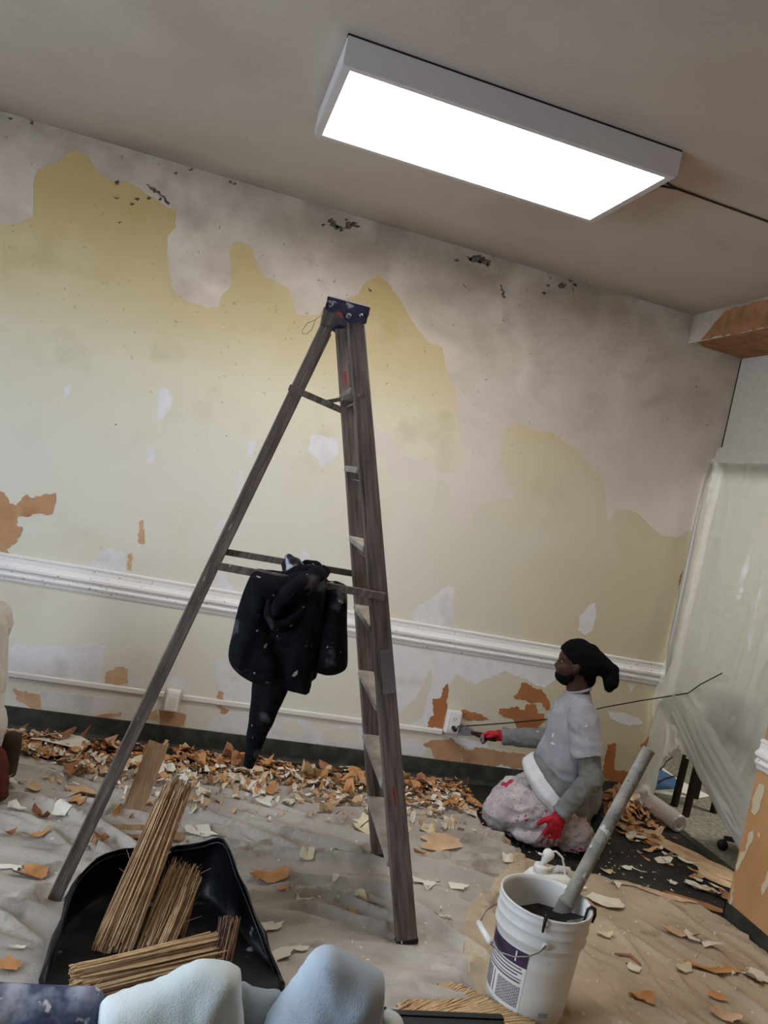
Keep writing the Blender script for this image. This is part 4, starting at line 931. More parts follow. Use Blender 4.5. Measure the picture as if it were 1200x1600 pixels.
def kneeler(c, deg, m_top, m_sleeve, m_hem, m_under, m_tr, m_shoe, label):
    """someone kneeling and sitting on the heels; local frame: s = backwards, t = away from the near side, z = up"""
    C0 = Vector(c); th = math.radians(deg); E = Vector((math.cos(th), -math.sin(th), 0)); N = Vector((math.sin(th), math.cos(th), 0))
    def V(s, t, z): return C0 + E * s + N * t + Vector((0, 0, z))
    RT = Matrix.Rotation(-th, 3, 'Z')
    def rot(d): return RT @ Matrix.Rotation(math.radians(d), 3, 'Y')
    P = thing('person', label, 'person', V(0, 0, .0))
    # ---- the body: one skin from head to feet
    b = MB()
    b.ell(V(-.072, 0, .935), (.094, .074, .092), RT); b.ell(V(-.112, 0, .868), (.058, .060, .072), RT); b.ell(V(-.125, 0, .825), (.034, .040, .032), RT)
    b.ell(V(-.135, 0, .928), (.034, .054, .034), RT); b.cap(V(-.158, 0, .908), V(-.170, 0, .876), .010, .0135); b.ell(V(-.164, -.012, .873), .010); b.ell(V(-.164, .012, .873), .010)
    b.ell(V(-.156, 0, .848), (.014, .024, .009), RT); b.ell(V(-.154, 0, .836), (.014, .022, .009), RT)
    for k in (-1, 1):
        b.ell(V(-.138, .038 * k, .874), (.026, .020, .022), RT); b.ell(V(-.150, .030 * k, .922), (.014, .022, .009), RT)
        b.ell(V(-.078, .073 * k, .890), (.019, .012, .030), RT); b.ell(V(-.068, .080 * k, .897), (.013, .008, .023), RT)
    b.cap(V(-.060, 0, .865), V(-.02, 0, .70), .056, .066); b.cap(V(-.015, -.10, .70), V(-.015, .10, .70), .058)
    b.cap(V(-.02, 0, .62), V(.0, 0, .42), .12, .115); b.cap(V(.0, 0, .42), V(.045, 0, .22), .115, .105)
    jl = dict(sh=V(-.008, -.172, .695), el=V(.092, -.245, .420), wr=V(-.012, -.275, .235))
    jr = dict(sh=V(-.020, .175, .680), el=V(-.105, .262, .425), wr=V(-.345, .275, .372))
    for j in (jl, jr): b.cap(j['sh'], j['el'], .050, .040); b.cap(j['el'], j['wr'], .040, .028)
    for t, o_ in ((-.115, 0), (.115, .03)):
        b.cap(V(.06, t, .16), V(-.29 + o_, t, .115), .080, .062); b.cap(V(-.29 + o_, t, .085), V(.12, t, .075), .058, .042); b.cap(V(.12, t, .06), V(.19, t, .07), .036, .034)
    remesh(b.build('body', M['skin'], P, True), .009, 3)
    # ---- clothes
    b = MB()
    b.cap(V(-.032, 0, .728), V(-.03, 0, .68), .078, .10); b.cap(V(-.02, -.115, .690), V(-.02, .115, .690), .076)
    b.cap(V(-.024, -.05, .62), V(-.010, -.055, .42), .128, .150); b.cap(V(-.024, .05, .62), V(-.010, .055, .42), .128, .150); b.cap(V(-.012, 0, .42), V(-.018, 0, .345), .172, .165)
    b.ell(V(-.020, -.01, .335), (.180, .185, .060), rot(16))
    o = b.build('t_shirt', m_top, P, True); remesh(o, .008, 3, lambda p, n: .006 * nz(p.x * 9 + p.y * 7, p.z * 11, 1) + .010 * max(0, .55 - p.z) * nz((p.x - p.y) * 8, p.z * 34, 2) * 3)
    for j, k in ((jl, .66), (jr, .60)):
        e2 = j['sh'].lerp(j['el'], k); d = (e2 - j['sh']); b = MB(); b.tube([j['sh'] - d * .25, j['sh'] + d * .1, j['sh'] + d * .6, e2], [.055, .078, .080, .083], 18)
        remesh(b.build('short_sleeve', m_top, P, True), .006, 1, wr(6, 13, .006))
    b = MB(); b.lathe([(.058, -.012), (.066, -.010), (.069, -.002), (.064, .003), (.058, .0)], V(-.038, 0, .782), 28, E * -.42 + Vector((0, 0, 1))); b.build('neckband', m_top, o, True)
    for j in (jl, jr):
        u = (j['wr'] - j['el']).normalized(); b = MB(); b.cap(j['sh'].lerp(j['el'], .3), j['el'], .058, .057); b.cap(j['el'], j['el'].lerp(j['wr'], .7), .057, .050)
        b.tube([j['el'].lerp(j['wr'], .6), j['el'].lerp(j['wr'], .95), j['wr'] + u * .012], [.048, .047, .050], 16)
        remesh(b.build('sleeve', m_sleeve, P, True), .007, 2, lambda p, n: .007 * nz(p.x * 14, p.y * 9, p.z * 30) + .004 * nz(p.x * 30, p.y * 20, p.z * 44))
    b = MB(); b.ell(V(-.012, -.01, .292), (.215, .235, .085), rot(34)); b.cap(V(.0, 0, .36), V(.040, 0, .26), .155, .160); b.cap(V(.05, -.05, .26), V(.055, -.06, .16), .125, .120); b.cap(V(.05, .05, .26), V(.055, .06, .16), .125, .120)
    remesh(b.build('sweatshirt_hem', m_hem, P, True), .009, 3, wr(3, 11, .007))
    b = MB(); b.ell(V(-.050, -.01, .245), (.222, .244, .070), rot(34)); b.ell(V(-.035, -.01, .27), (.215, .235, .07), rot(34))
    remesh(b.build('undershirt_hem', m_under, P, True), .009, 2, wr(4, 11, .004))
    b = MB()
    for t, o_ in ((-.118, 0), (.118, .04)):
        b.cap(V(.04, t, .145), V(-.19 + o_, t, .150), .110, .112); b.cap(V(-.19 + o_, t, .15), V(-.285 + o_, t, .105), .112, .102); b.cap(V(-.29 + o_, t, .085), V(.06, t, .078), .083, .074); b.ell(V(.09, t, .11), (.095, .095, .10), RT); b.ell(V(-.12, t - .03, .05), (.13, .10, .045), RT)
    b.cap(V(-.05, 0, .17), V(-.24, 0, .17), .12, .09)
    remesh(b.build('trousers', m_tr, P, True), .008, 3, lambda p, n: .012 * nz(p.x * 11, p.y * 11, p.z * 17) + .020 * (.25 - abs(nz(p.x * 13, p.y * 13, p.z * 20 + 5))) + .007 * nz(p.x * 30, p.y * 30, p.z * 34))
    for t in (-.115, .12):
        b = MB(); b.cap(V(.135, t, .045), V(.19, t, .045), .044, .044); b.cap(V(.185, t, .06), V(.190, t, .185), .050, .042); remesh(b.build('shoe', m_shoe, P, True), .008, 3)
    return P, jl, jr, V, E, N, RT

P1, JL, JR, V, E1, N1, RT1 = kneeler((2.17, 3.68, 0), 25, M['tee'], M['sweat'], M['sweat'], M['undershirt'], M['trousers'], M['shoe'],
                        'person in grey T-shirt and black headscarf kneeling by the wall with a scraper')
DOWN = Vector((0, 0, -1))
hand(P1, 'glove', JL['wr'] + DOWN * .012 - E1 * .006, DOWN - E1 * .18, N1 * .9 - E1 * .35, .185, .10, M['red_glove'], M['glove_tip'], -1, 'red rubber glove with grimy fingertips, hanging by the knee', .20)
hand(P1, 'glove', JR['wr'] - E1 * .012, -E1 + N1 * .12 + DOWN * .1, DOWN * .9 - N1 * .25, .160, .85, M['red_glove'], M['glove_tip'], 1, 'red rubber glove gripping the scraper', .08)
# headscarf: cap, the gathered back and the hanging tail
b = MB(); b.ell(V(-.070, 0, .945), (.103, .086, .092), RT1); b.ell(V(-.03, 0, .925), (.085, .084, .092), RT1); b.cap(V(-.03, 0, .952), V(.055, 0, .925), .078, .055); b.cap(V(.055, 0, .925), V(.100, 0, .915), .053, .042)
b.cap(V(-.03, 0, .90), V(-.005, 0, .84), .070, .045)
b.cap(V(.102, -.005, .905), V(.112, -.008, .860), .038, .042); b.cap(V(.112, -.008, .86), V(.108, -.01, .830), .042, .026)
o = b.build('headscarf', M['black_clean'], P1, True)
remesh(o, .007, 3, wr(8, 18, .004))
bm = bmesh.new(); bm.from_mesh(o.data); org = BASE[P1.name]; c0 = V(0, 0, 0)    # the scarf leaves face, ear and throat free
kill = []
for f in bm.faces:
    p = f.calc_center_median() + org - c0; sx, zz_ = p.dot(E1), p.z
    if (sx < -.095 and zz_ < .915 + (-.095 - sx) * .70) or (zz_ < .912 and sx < -.058) or (zz_ < .862 and sx < -.02): kill.append(f)
bmesh.ops.delete(bm, geom=kill, context='FACES'); bm.to_mesh(o.data); bm.free()
sd = o.modifiers.new('thickness', 'SOLIDIFY'); sd.thickness = .004
# face covering, pulled under the nose
b = MB(); b.ell(V(-.124, 0, .832), (.046, .054, .040), RT1); b.ell(V(-.112, 0, .812), (.036, .042, .028), RT1); b.ell(V(-.095, 0, .838), (.044, .066, .032), RT1)
remesh(b.build('face_mask', M['black_clean'], P1, True), .006, 3, wr(9, 20, .002))
b = MB()
for k in (-1, 1): b.tube([V(-.085, .066 * k, .850), V(-.075, .078 * k, .862), V(-.060, .086 * k, .880), V(-.055, .082 * k, .905)], .002, 5)
b.build('ear_loop', M['black_clean'], P1, True)
for k in (-1, 1):
    MB().ell(V(-.150, .034 * k, .906), (.009, .011, .006), RT1).build('eye', M['eye'], P1, True)
    MB().ell(V(-.156, .035 * k, .906), (.005, .007, .006), RT1).build('iris', M['black_clean'], P1, True)

# scraper held in the far hand
hp = JR['wr'] - E1 * .085 + N1 * .012 + DOWN * .03
t = thing('scraper', 'dark handled scraper held against the wall beside the outlet', 'scraper', hp)
d = (Vector((1.790, 4.27, .318)) - hp).normalized()
MB().tube([hp - d * .05, hp - d * .02, hp + d * .05, hp + d * .09], [.014, .018, .016, .012], 10).build('handle', M['dark_wood'], t, True)
MB().tube([hp + d * .085, hp + d * .11], [.010, .010], 8).build('ferrule', M['dark_wood'], t, True)
MB().bar(hp + d * .10, hp + d * .20, .035, .004, Vector((0, .3, 1)).cross(d), .070, .002).build('blade', M['pole_dark'], t)

P2, JL2, JR2, V2, E2, N2, RT2 = kneeler((-.70, 3.60, .012), 20, M['cream_knit'], M['cream_knit'], M['cream_knit'], M['cream_knit'], M['rust_trousers'], M['brown_boot'],
                           'person in a cream sweatshirt and rust trousers kneeling, mostly cut off by the left edge')
hand(P2, 'hand', JL2['wr'], DOWN - E2 * .18, E2 * -.75 + N2 * .55, .17, .25, M['skin'], None, -1)
hand(P2, 'hand', JR2['wr'], -E2 + N2 * .12, DOWN * .9 - N2 * .25, .165, .5, M['skin'], None, 1)
b = MB(); b.ell(V2(-.068, 0, .955), (.098, .080, .085), RT2); b.ell(V2(-.04, 0, .92), (.080, .080, .085), RT2); o = b.build('hair', M['black_clean'], P2, True); remesh(o, .008, 3)
b = MB(); b.ell(V2(.095, -.12, .30), (.13, .13, .15)); b.ell(V2(.10, -.12, .24), (.13, .13, .10)); remesh(b.build('sweatshirt_back', M['cream_knit'], P2, True), .010, 3, wr(12, 12, .012))
b = MB(); b.ell(V2(.19, -.12, .15), (.12, .12, .10)); b.ell(V2(.21, -.13, .08), (.13, .10, .08)); remesh(b.build('trouser_seat', M['rust_trousers'], P2, True), .010, 3, wr(14, 14, .014))

# ================================================================== outlets and cords
def outlet(label, u0, u1, z0, z1, m, dep, used):
    t = thing('outlet', label, 'outlet', ((u0 + u1) / 2, D, (z0 + z1) / 2))
    b = MB(); b.bar(((u0 + u1) / 2, D - dep / 2, z0), ((u0 + u1) / 2, D - dep / 2, z1), u1 - u0, dep, FACE, None, None, .12); b.build('box', m, t)
    MB().bar(((u0 + u1) / 2, D - dep - .002, z0 + .008), ((u0 + u1) / 2, D - dep - .002, z1 - .008), (u1 - u0) * .86, .005, FACE).build('cover_plate', m, t)
    for s in (-1, 1) if used else ():
        c = Vector(((u0 + u1) / 2, D - dep - .0055, (z0 + z1) / 2 + s * (z1 - z0) * .19))
        f = MB().bar(c - Vector((0, 0, .014)), c + Vector((0, 0, .014)), .032, .004, FACE, None, None, .3).build('receptacle', m, t); BASE[f.name] = BASE[t.name]
        b = MB(); b.box((c.x - .009, c.y - .0025, c.z - .001), (c.x - .006, c.y - .0019, c.z + .009)); b.box((c.x + .006, c.y - .0025, c.z - .001), (c.x + .009, c.y - .0019, c.z + .009)); b.tube([(c.x, c.y - .0025, c.z - .008), (c.x, c.y - .0018, c.z - .008)], .003, 8); b.build('slot', M['dark_gap'], f)
    if not used: MB().bar(((u0 + u1) / 2, D - dep - .005, z0 + .02), ((u0 + u1) / 2, D - dep - .005, z1 - .03), (u1 - u0) * .6, .003, FACE).build('blank_plate', M['paint'], t)
    return t
outlet('white surface-mounted outlet box with a black plug in it, beside the kneeling worker', 1.703, 1.788, .287, .411, M['plug_white'], .042, True)
outlet('paint-smeared outlet box on the wall behind the ladder rear leg', .137, .208, .206, .312, M['white_trim'], .045, False)
b = MB(); c = Vector((1.746, D - .05, .325)); b.tube([c, c + Vector((0, -.02, -.004)), c + Vector((.006, -.032, -.012))], [.012, .012, .006], 10)
tt = thing('power_cord', 'thin black cord running from the right outlet to the plastic sheet', 'cord', c)
b.build('plug', M['black_cord'], tt, True)
cp_ = [c + Vector((.006, -.032, -.012)), aty(716, 1135, 4.26), aty(735, 1134, 4.27), aty(790, 1130, 4.28), aty(855, 1124, 4.29), aty(900, 1115, 4.28), aty(945, 1105, 4.25), aty(1000, 1095, 4.20), Vector((2.985, 4.13, .728)), Vector((3.005, 4.0, .79)), atx(1095, 1069, 3.01), atx(1128, 1052, 3.01)]
MB().tube(cp_, .0035, 6).build('cord', M['black_cord'], tt, True)

# ================================================================== plastic sheeting over the alcove doorway
XP = 3.045
OPEN = [(1064, 1163), (1045, 1182), (1020, 1215), (1000, 1250), (985, 1300), (1080, 1345), (1176, 1345), (1140, 1285), (1118, 1238), (1085, 1195)]
OP = [(q.y, q.z) for q in (atx(x, y, XP) for x, y in OPEN)]
TIE = Vector((4.17, .70))
def sheet_x(y, z):
    a = math.atan2(z - TIE.y, TIE.x - y); rr_ = math.hypot(y - TIE.x, z - TIE.y)
    v = .020 * nz(y * 11, z * .5, 70) + .030 * abs(nz(y * 6 - z * .9, z * .8, 75)) + .018 * abs(nz(y * 13 + z * 1.6, z * 1.1, 76)) + .010 * nz(y * 26, z * .9, 71)
    if z > TIE.y: k = .016 * nz(y * 9 + (z - TIE.y) * 1.2, z * .7, 74)
    else: k = .030 * nz(a * 5.5, rr_ * .6, 72) * min(1, rr_ * 3)
    bulge = -.05 * math.exp(-((rr_) / .22) ** 2)
    return XP + v + k + bulge - .02 + .010 * abs(nz(y * 16 + z * 9, z * 7 - y * 3, 77)) + .008 * abs(nz(y * 9 - z * 12, z * 12, 78)) + .004 * nz(y * 45, z * 45, 79)
pl = thing('plastic_sheet', 'translucent plastic sheet hung over the doorway on the right, gathered up at the bottom', 'sheeting', (XP, 3.7, .3))
def sheet(name, ylo, yhi, zlo, zhi, step, m, dx=0.0, cut=True):
    ny = int((yhi - ylo) / step); nzz = int((zhi - zlo) / step); vs = []; fs = []; idx = {}
    for j in range(nzz + 1):
        for i in range(ny + 1):
            y = ylo + (yhi - ylo) * i / ny; z = zlo + (zhi - zlo) * j / nzz; idx[(i, j)] = len(vs); vs.append((sheet_x(y, z) + dx, y, z))
    for j in range(nzz):
        for i in range(ny):
            y = ylo + (yhi - ylo) * (i + .5) / ny; z = zlo + (zhi - zlo) * (j + .5) / nzz
            if not (cut and pin(OP, y, z)): fs.append((idx[(i, j)], idx[(i + 1, j)], idx[(i + 1, j + 1)], idx[(i, j + 1)]))
    o = mesh(name, vs, fs, m, pl, True)
    bm = bmesh.new(); bm.from_mesh(o.data); bmesh.ops.delete(bm, geom=[v for v in bm.verts if not v.link_faces], context='VERTS'); bm.to_mesh(o.data); bm.free(); return o
sheet('hanging_sheet', 3.005, 4.312, .17, ZD - .085, .014, M['sheet'])
# bright bunched folds along the lifted edge: wavy ribbons of sheet
def ribbon(px, X, w0, w1, m, seed, n_=40, k=10):
    cp = [atx(x, y, X) for x, y in px]; V_ = []; F_ = []
    for i in range(n_ + 1):
        u = i / n_ * (len(cp) - 1); j = min(int(u), len(cp) - 2); p = cp[j].lerp(cp[j + 1], u - j); d = (cp[j + 1] - cp[j]).normalized(); sd_ = d.cross(Vector((1, 0, 0))).normalized(); w_ = w0 + (w1 - w0) * (i / n_)
        w_ *= .75 + .5 * min(1, (i / n_) * 4)
        for q in range(k + 1):
            v = q / k - .5; V_.append(p + sd_ * (v * w_ * 2 + .010 * nz(i * .12, q * .5, seed)) + Vector((-.03 * math.cos(v * PI) - .022 * nz(q * .9, i * .06, seed + 3) - .01 * nz(q * 2.2, i * .2, seed), 0, 0)))
    for i in range(n_):
        for q in range(k): a_ = i * (k + 1) + q; F_.append((a_, a_ + 1, a_ + k + 2, a_ + k + 1))
    return mesh('gathered_fold', V_, F_, m, pl, True)
EDGE = [(1044, 1090), (1060, 1120), (1078, 1160), (1095, 1195), (1115, 1232), (1133, 1266), (1153, 1300), (1170, 1330)]
ribbon(EDGE, XP - .03, .045, .040, M['sheet_dense'], 81)
ribbon([(x + 10, y - 8) for x, y in EDGE], XP - .02, .05, .055, M['sheet'], 86)
ribbon([(x + 24, y - 14) for x, y in EDGE], XP - .01, .05, .075, M['sheet'], 91)
ribbon([(1046, 1094), (1036, 1130), (1024, 1170), (1014, 1205), (1004, 1235)], XP - .02, .06, .085, M['sheet'], 96)
# narrow roll of plastic left hanging down the door edge
pts = [(XP - .03, 4.285, ZD - .1), (XP - .03, 4.29, 1.8), (XP - .025, 4.285, 1.4), (XP - .03, 4.27, 1.0), (XP - .03, 4.22, .74)]
b = MB(); b.tube(pts, [.008, .010, .012, .016, .014], 12); o = b.build('edge_roll', M['sheet_dense'], pl, True)
for v in o.data.vertices: p = v.co + BASE[pl.name]; v.co += Vector((-.5, .5, 0)) * (.022 * nz(p.y * 40, p.z * 4, 85))

# ---- beyond the plastic
t = thing('office_chair', 'dark office chair in the next room, blurred behind the plastic sheet', 'chair', (3.50, 3.62, .0))
c = Vector((3.50, 3.62, 0))
for k in range(5):
    a = 2 * PI * k / 5 + 2.72; e = c + Vector((math.cos(a) * .29, math.sin(a) * .29, .055))
    l_ = MB().bar(c + Vector((0, 0, .10)), e + Vector((0, 0, .02)), .04, .03, (0, 0, 1), .025, .02).build('base_arm', M['office'], t); BASE[l_.name] = BASE[t.name]
    MB().lathe([(.001, -.013), (.028, -.012), (.03, 0), (.028, .012), (.001, .013)], e - Vector((0, 0, .02)), 14, (math.sin(a), -math.cos(a), 0)).build('caster', M['black_cord'], l_, True)
MB().tube([c + Vector((0, 0, .1)), c + Vector((0, 0, .45))], .025, 12).build('gas_post', M['office'], t, True)
b = MB().cap(c + Vector((-.12, 0, .49)), c + Vector((.12, 0, .49)), .07); b.cap(c + Vector((0, -.14, .49)), c + Vector((0, .14, .49)), .07); b.ell(c + Vector((0, 0, .49)), (.24, .24, .05)); remesh(b.build('seat', M['office'], t, True), .014, 3)
b = MB().ell(c + Vector((-.16, .02, .92)), (.06, .24, .30)); remesh(b.build('backrest', M['office'], t, True), .014, 2); MB().bar(c + Vector((-.1, .02, .46)), c + Vector((-.16, .02, .75)), .05, .02).build('back_strut', M['office'], t)
t = thing('stool', 'dark brown wooden stool standing past the plastic roll, only its legs clear', 'stool', (3.40, 4.33, 0))
for (x, y) in ((3.335, 4.335), (3.315, 4.185), (3.62, 4.52), (3.60, 4.30)): MB().bar((x, y, 0), (x + (3.46 - x) * .12, y + (4.33 - y) * .12, .70), .036, .036, FACE).build('leg', M['dark_wood'], t)
MB().box((3.30, 4.17, .70), (3.64, 4.54, .735)).build('seat', M['dark_wood'], t); 
for a, b_ in (((3.335, 4.33, .32), (3.62, 4.51, .32)), ((3.62, 4.51, .28), (3.60, 4.30, .28))): MB().bar(a, b_, .02, .02).build('rung', M['dark_wood'], t)
def flat(name, px, m, z, th, label, cat):
    poly = [atz(x, y, z) for x, y in px]; vs, fs = slab2d([(p.x, p.y) for p in poly], lambda u, v, d: (u, v, z + d - .0005), th); tag(fixnormals(mesh(name, vs, fs, m)), label, cat)
flat('paper_sheet', [(1036, 1200), (1060, 1218), (1110, 1244), (1085, 1248), (1020, 1238), (1018, 1230)], M['paper_white'], .002, .002, 'white paper lying on the speckled floor of the next room', 'paper sheet')
flat('folder', [(1030, 1202), (1055, 1216), (1062, 1232), (1022, 1234), (1012, 1225)], M['blue_card'], .006, .006, 'blue folder on top of the white paper in the next room', 'folder')
b = MB().tube([atz(1016, 1232, .02), atz(1028, 1222, .05), atz(1040, 1216, .03), atz(1056, 1212, .015)], .004, 6); tag(b.build('wire', M['black_cord'], None, True), 'black wire curving over the blue folder', 'wire')
b = MB().tube([atx(1020, 1222, 3.12), atx(1026, 1208, 3.12), atx(1038, 1196, 3.12), atx(1041, 1190, 3.12), atx(1051, 1183, 3.12)], .003, 6); tag(b.build('wire', M['black_cord'], None, True), 'kinked black wire rising left of the stool legs', 'wire')

# roll of plastic sheeting
t = thing('plastic_roll', 'rolled-up tube of white plastic sheeting lying in the doorway corner', 'roll', (3.1, 4.1, .01))
a = Vector((3.075, 3.915, .056)); c = Vector((3.02, 4.27, .075)); ax = (a - c).normalized(); L = (a - c).length
o = MB().lathe([(.040, 0), (.050, .02), (.051, L - .01), (.049, L), (.030, L), (.028, L - .03), (.001, L - .03)], c, 28, ax).build('roll', M['roll_plastic'], t, True)
for k, (r0, r1) in enumerate(((.044, .046), (.036, .038))): MB().lathe([(r0, L - .002), (r0, L + .003), (r1, L + .003), (r1, L - .002)], c, 28, ax).build('layer_edge', M['sheet_dense'], t, True)
b = MB()
for k in range(6):
    q = c + Vector((RND.uniform(-.08, .02), RND.uniform(-.10, .02), RND.uniform(-.03, .06))); b.ell(q, (RND.uniform(.03, .05), RND.uniform(.03, .05), RND.uniform(.025, .045)))
o = b.build('crumpled_end', M['sheet_dense'], t, True); remesh(o, .008, 1, lambda p, n: .02 * nz(p.x * 28, p.y * 28, p.z * 28))

# ================================================================== bucket with its grid, pole, jug
BC = Vector((1.412, 2.355, .012)); BH = .362
bk = thing('bucket', 'white plastic bucket with a purple and grey label, standing on the tan drop cloth', 'bucket', BC)
def br(z): return .129 + (.143 - .129) * z / BH
prof = [(.001, .0), (.122, .0), (.129, .006), (.133, .10), (.140, .255), (.150, .262), (.151, .268), (.143, .274), (.143, .296), (.152, .302), (.152, .308), (.145, .313), (.145, .330), (.152, .336), (.152, .342), (.147, .346), (.148, .356), (.153, .360), (.152, .365), (.146, .364), (.143, .350), (.138, .2), (.124, .012), (.001, .010)]
MB().lathe(prof, BC, 64).build('pail', M['bucket'], bk, True)
def curved(name, a0, a1, z0, z1, m, lift=.0012, seg=14):
    vs = []; fs = []; uvs = []
    for j in range(2):
        z = z0 + (z1 - z0) * j
        for i in range(seg + 1):
            a = a0 + (a1 - a0) * i / seg; r = .129 + (.1405 - .129) * (z / .255) + lift; vs.append(BC + Vector((math.cos(a) * r, math.sin(a) * r, z)))
    for i in range(seg): fs.append((i, i + 1, seg + 2 + i, seg + 1 + i))
    o = mesh(name, vs, fs, m, bk, True); uv = o.data.uv_layers.new()
    for p in o.data.polygons:
        for li in p.loop_indices:
            vi = o.data.loops[li].vertex_index; uv.data[li].uv = ((vi % (seg + 1)) / seg, vi // (seg + 1))
    return o
R_ = math.radians
A0, A1 = R_(150), R_(234)
curved('label_paper', A0, A1, .035, .235, M['plug_white'], .0007)
curved('label_band', A0, A1, .182, .232, M['purple'])
curved('label_mark', R_(216), R_(218), .192, .226, M['plug_white'], .0018, 2)
for k, (z, a, h) in enumerate(((.172, 228, .005), (.161, 230, .004), (.150, 224, .005), (.139, 230, .003), (.128, 229, .006))): curved('label_line', A0 + .05, R_(a), z, z + h, M['purple'] if k % 2 else M['pole_dark'])
curved('label_text', R_(194), R_(231), .048, .118, M['label']); curved('label_text', R_(154), R_(180), .048, .122, M['label'])
for k in range(5): curved('label_column', R_(158 + 7 * k), R_(159.5 + 7 * k), .05, .12, M['purple'], .0016, 2)
curved('stamp', R_(262), R_(276), .040, .056, M['label'])
# bail with grip, ears
ea, eb = R_(250), R_(70)
for a in (ea, eb):
    c = BC + Vector((math.cos(a), math.sin(a), 0)) * .150; MB().lathe([(.001, 0), (.012, 0), (.012, .006), (.001, .006)], c + Vector((0, 0, .282)), 14, (math.cos(a), math.sin(a), 0)).build('ear', M['bucket'], bk, True)
p0 = BC + Vector((math.cos(ea) * .156, math.sin(ea) * .156, .285)); p3 = BC + Vector((math.cos(eb) * .156, math.sin(eb) * .156, .285))
def ring(a_, r_, z_): return BC + Vector((math.cos(R_(a_)) * r_, math.sin(R_(a_)) * r_, z_))
g = ring(176, .187, .222); q = [p0, ring(244, .164, .262), ring(234, .168, .240), ring(220, .174, .222), ring(205, .180, .212), ring(192, .185, .213), g + Vector((0, -.05, 0))]
w2 = [g + Vector((0, .05, 0)), ring(140, .185, .240), ring(110, .172, .265), p3]
bl = MB(); bl.tube(q, .0024, 6); bl.tube(w2, .0024, 6); bw = bl.build('bail_wire', M['steel'], bk, True); BASE[bw.name] = BASE[bk.name]
MB().tube([g + Vector((0, -.055, 0)), g + Vector((0, .055, 0))], .010, 12).build('grip', M['plug_white'], bw, True)
# grid hooked on the rim
gd = thing('roller_grid', 'black wire roller grid hooked over the rim inside the bucket', 'paint grid', BC + Vector((.05, -.05, .2)))
h1 = R_(243); h2 = R_(336)
def rim(a, r, z): return BC + Vector((math.cos(a) * r, math.sin(a) * r, z))
for a in (h1, h2): MB().tube([rim(a, .158, .325), rim(a, .162, .352), rim(a, .157, .371), rim(a, .146, .374), rim(a, .136, .364), rim(a, .130, .30), rim(a, .122, .16)], [.004, .005, .006, .006, .005, .0035, .003], 8).build('hook', M['black_cord'], gd, True)
A_, B_ = rim(h1, .128, .335).lerp(rim(h2, .128, .335), .42), rim(h2, .128, .335); dn = Vector((-.075, .165, -.055))
b = MB()
for k in range(9): p = A_.lerp(B_, k / 8); b.tube([p, p + dn], .0022, 5)
for k in range(9): p = A_ + dn * (k / 8); b.tube([p, p + (B_ - A_)], .0022, 5)
b.build('mesh_wires', M['black_cord'], gd)
# pole
pb, pt = Vector((1.340, 2.300, .036)), Vector((1.769, 2.500, .868)); dd = (pt - pb).normalized(); L = (pt - pb).length
po = thing('pole', 'grey paint-crusted roller pole leaning in the bucket, pointing up to the right', 'pole', pb)
def along(t_): return pb + dd * (L * t_)
MB().tube([along(.0), along(.28), along(.30), along(.37)], [.022, .0225, .028, .027], 18).build('lower_tube', M['pole_dark'], po, True)
MB().tube([along(.37), along(.385), along(.40), along(.72), along(.725), along(.735), along(.74), along(1)], [.0265, .027, .0235, .0225, .0235, .0235, .0225, .0225], 18, False).build('upper_tube', M['pole'], po, True)
MB().lathe([(.0235, L - .004), (.0245, L), (.020, L + .003), (.0165, L), (.0165, L - .06), (.001, L - .06)], pb, 20, dd).build('open_end', M['pole'], po, True)
MB().lathe([(.0235, L * .37), (.0285, L * .372), (.0285, L * .382), (.0235, L * .385)], pb, 20, dd).build('collar', M['pole'], po, True)
b = MB(); b.cap(along(.19) + Vector((.012, -.006, -.01)), along(.235) + Vector((.012, -.006, -.01)), .018, .014); b.build('grip_lug', M['pole_dark'], po, True)
# jug with pump head
JB = Vector((1.722, 2.885, .012))
jg = thing('jug', 'white plastic jug with a bulb nozzle and curved white hose behind the bucket', 'jug', JB)
vs = MB(); sec = [(0, .85), (.01, .97), (.03, 1), (.12, 1), (.155, .96), (.185, .78), (.195, .6)]
n = 28; V_ = []; F_ = []
for (z, s) in sec:
    for k in range(n): a = 2 * PI * k / n; ca, sa = math.cos(a), math.sin(a); qn = (abs(ca) ** 4 + abs(sa) ** 4) ** -.25; V_.append(JB + Vector((ca * qn * .105 * s + (.012 * (1 - s)), sa * qn * .072 * s, z)))
for j in range(len(sec) - 1):
    for k in range(n): F_.append((j * n + k, j * n + (k + 1) % n, (j + 1) * n + (k + 1) % n, (j + 1) * n + k))
F_ += [tuple(range(n - 1, -1, -1)), tuple(range((len(sec) - 1) * n, len(sec) * n))]
mesh('tank', V_, F_, M['jug'], jg, True)
pk = JB + Vector((-.045, 0, .0))
MB().lathe([(.001, .19), (.030, .19), (.030, .215), (.026, .222), (.010, .224), (.001, .224)], pk, 24).build('cap', M['plug_white'], jg, True)
d1 = Vector((.45, 0, 1)).normalized(); c0 = pk + Vector((0, 0, .222))
MB().lathe([(.008, 0), (.012, .012), (.018, .03), (.024, .045), (.022, .058), (.012, .068), (.001, .070)], c0, 20, d1).build('bulb', M['plug_white'], jg, True)
MB().tube([c0 + d1 * .042 + Vector((-.02, 0, 0)), c0 + d1 * .045 + Vector((-.045, 0, .004))], [.005, .004], 8).build('spout', M['plug_white'], jg, True)
h0 = c0 + d1 * .06; MB().tube([h0, h0 + Vector((.025, 0, .004)), h0 + Vector((.055, -.005, -.015)), h0 + Vector((.075, -.01, -.06)), h0 + Vector((.09, -.015, -.11)), h0 + Vector((.12, -.02, -.16))], .0045, 8).build('hose', M['plug_white'], jg, True)
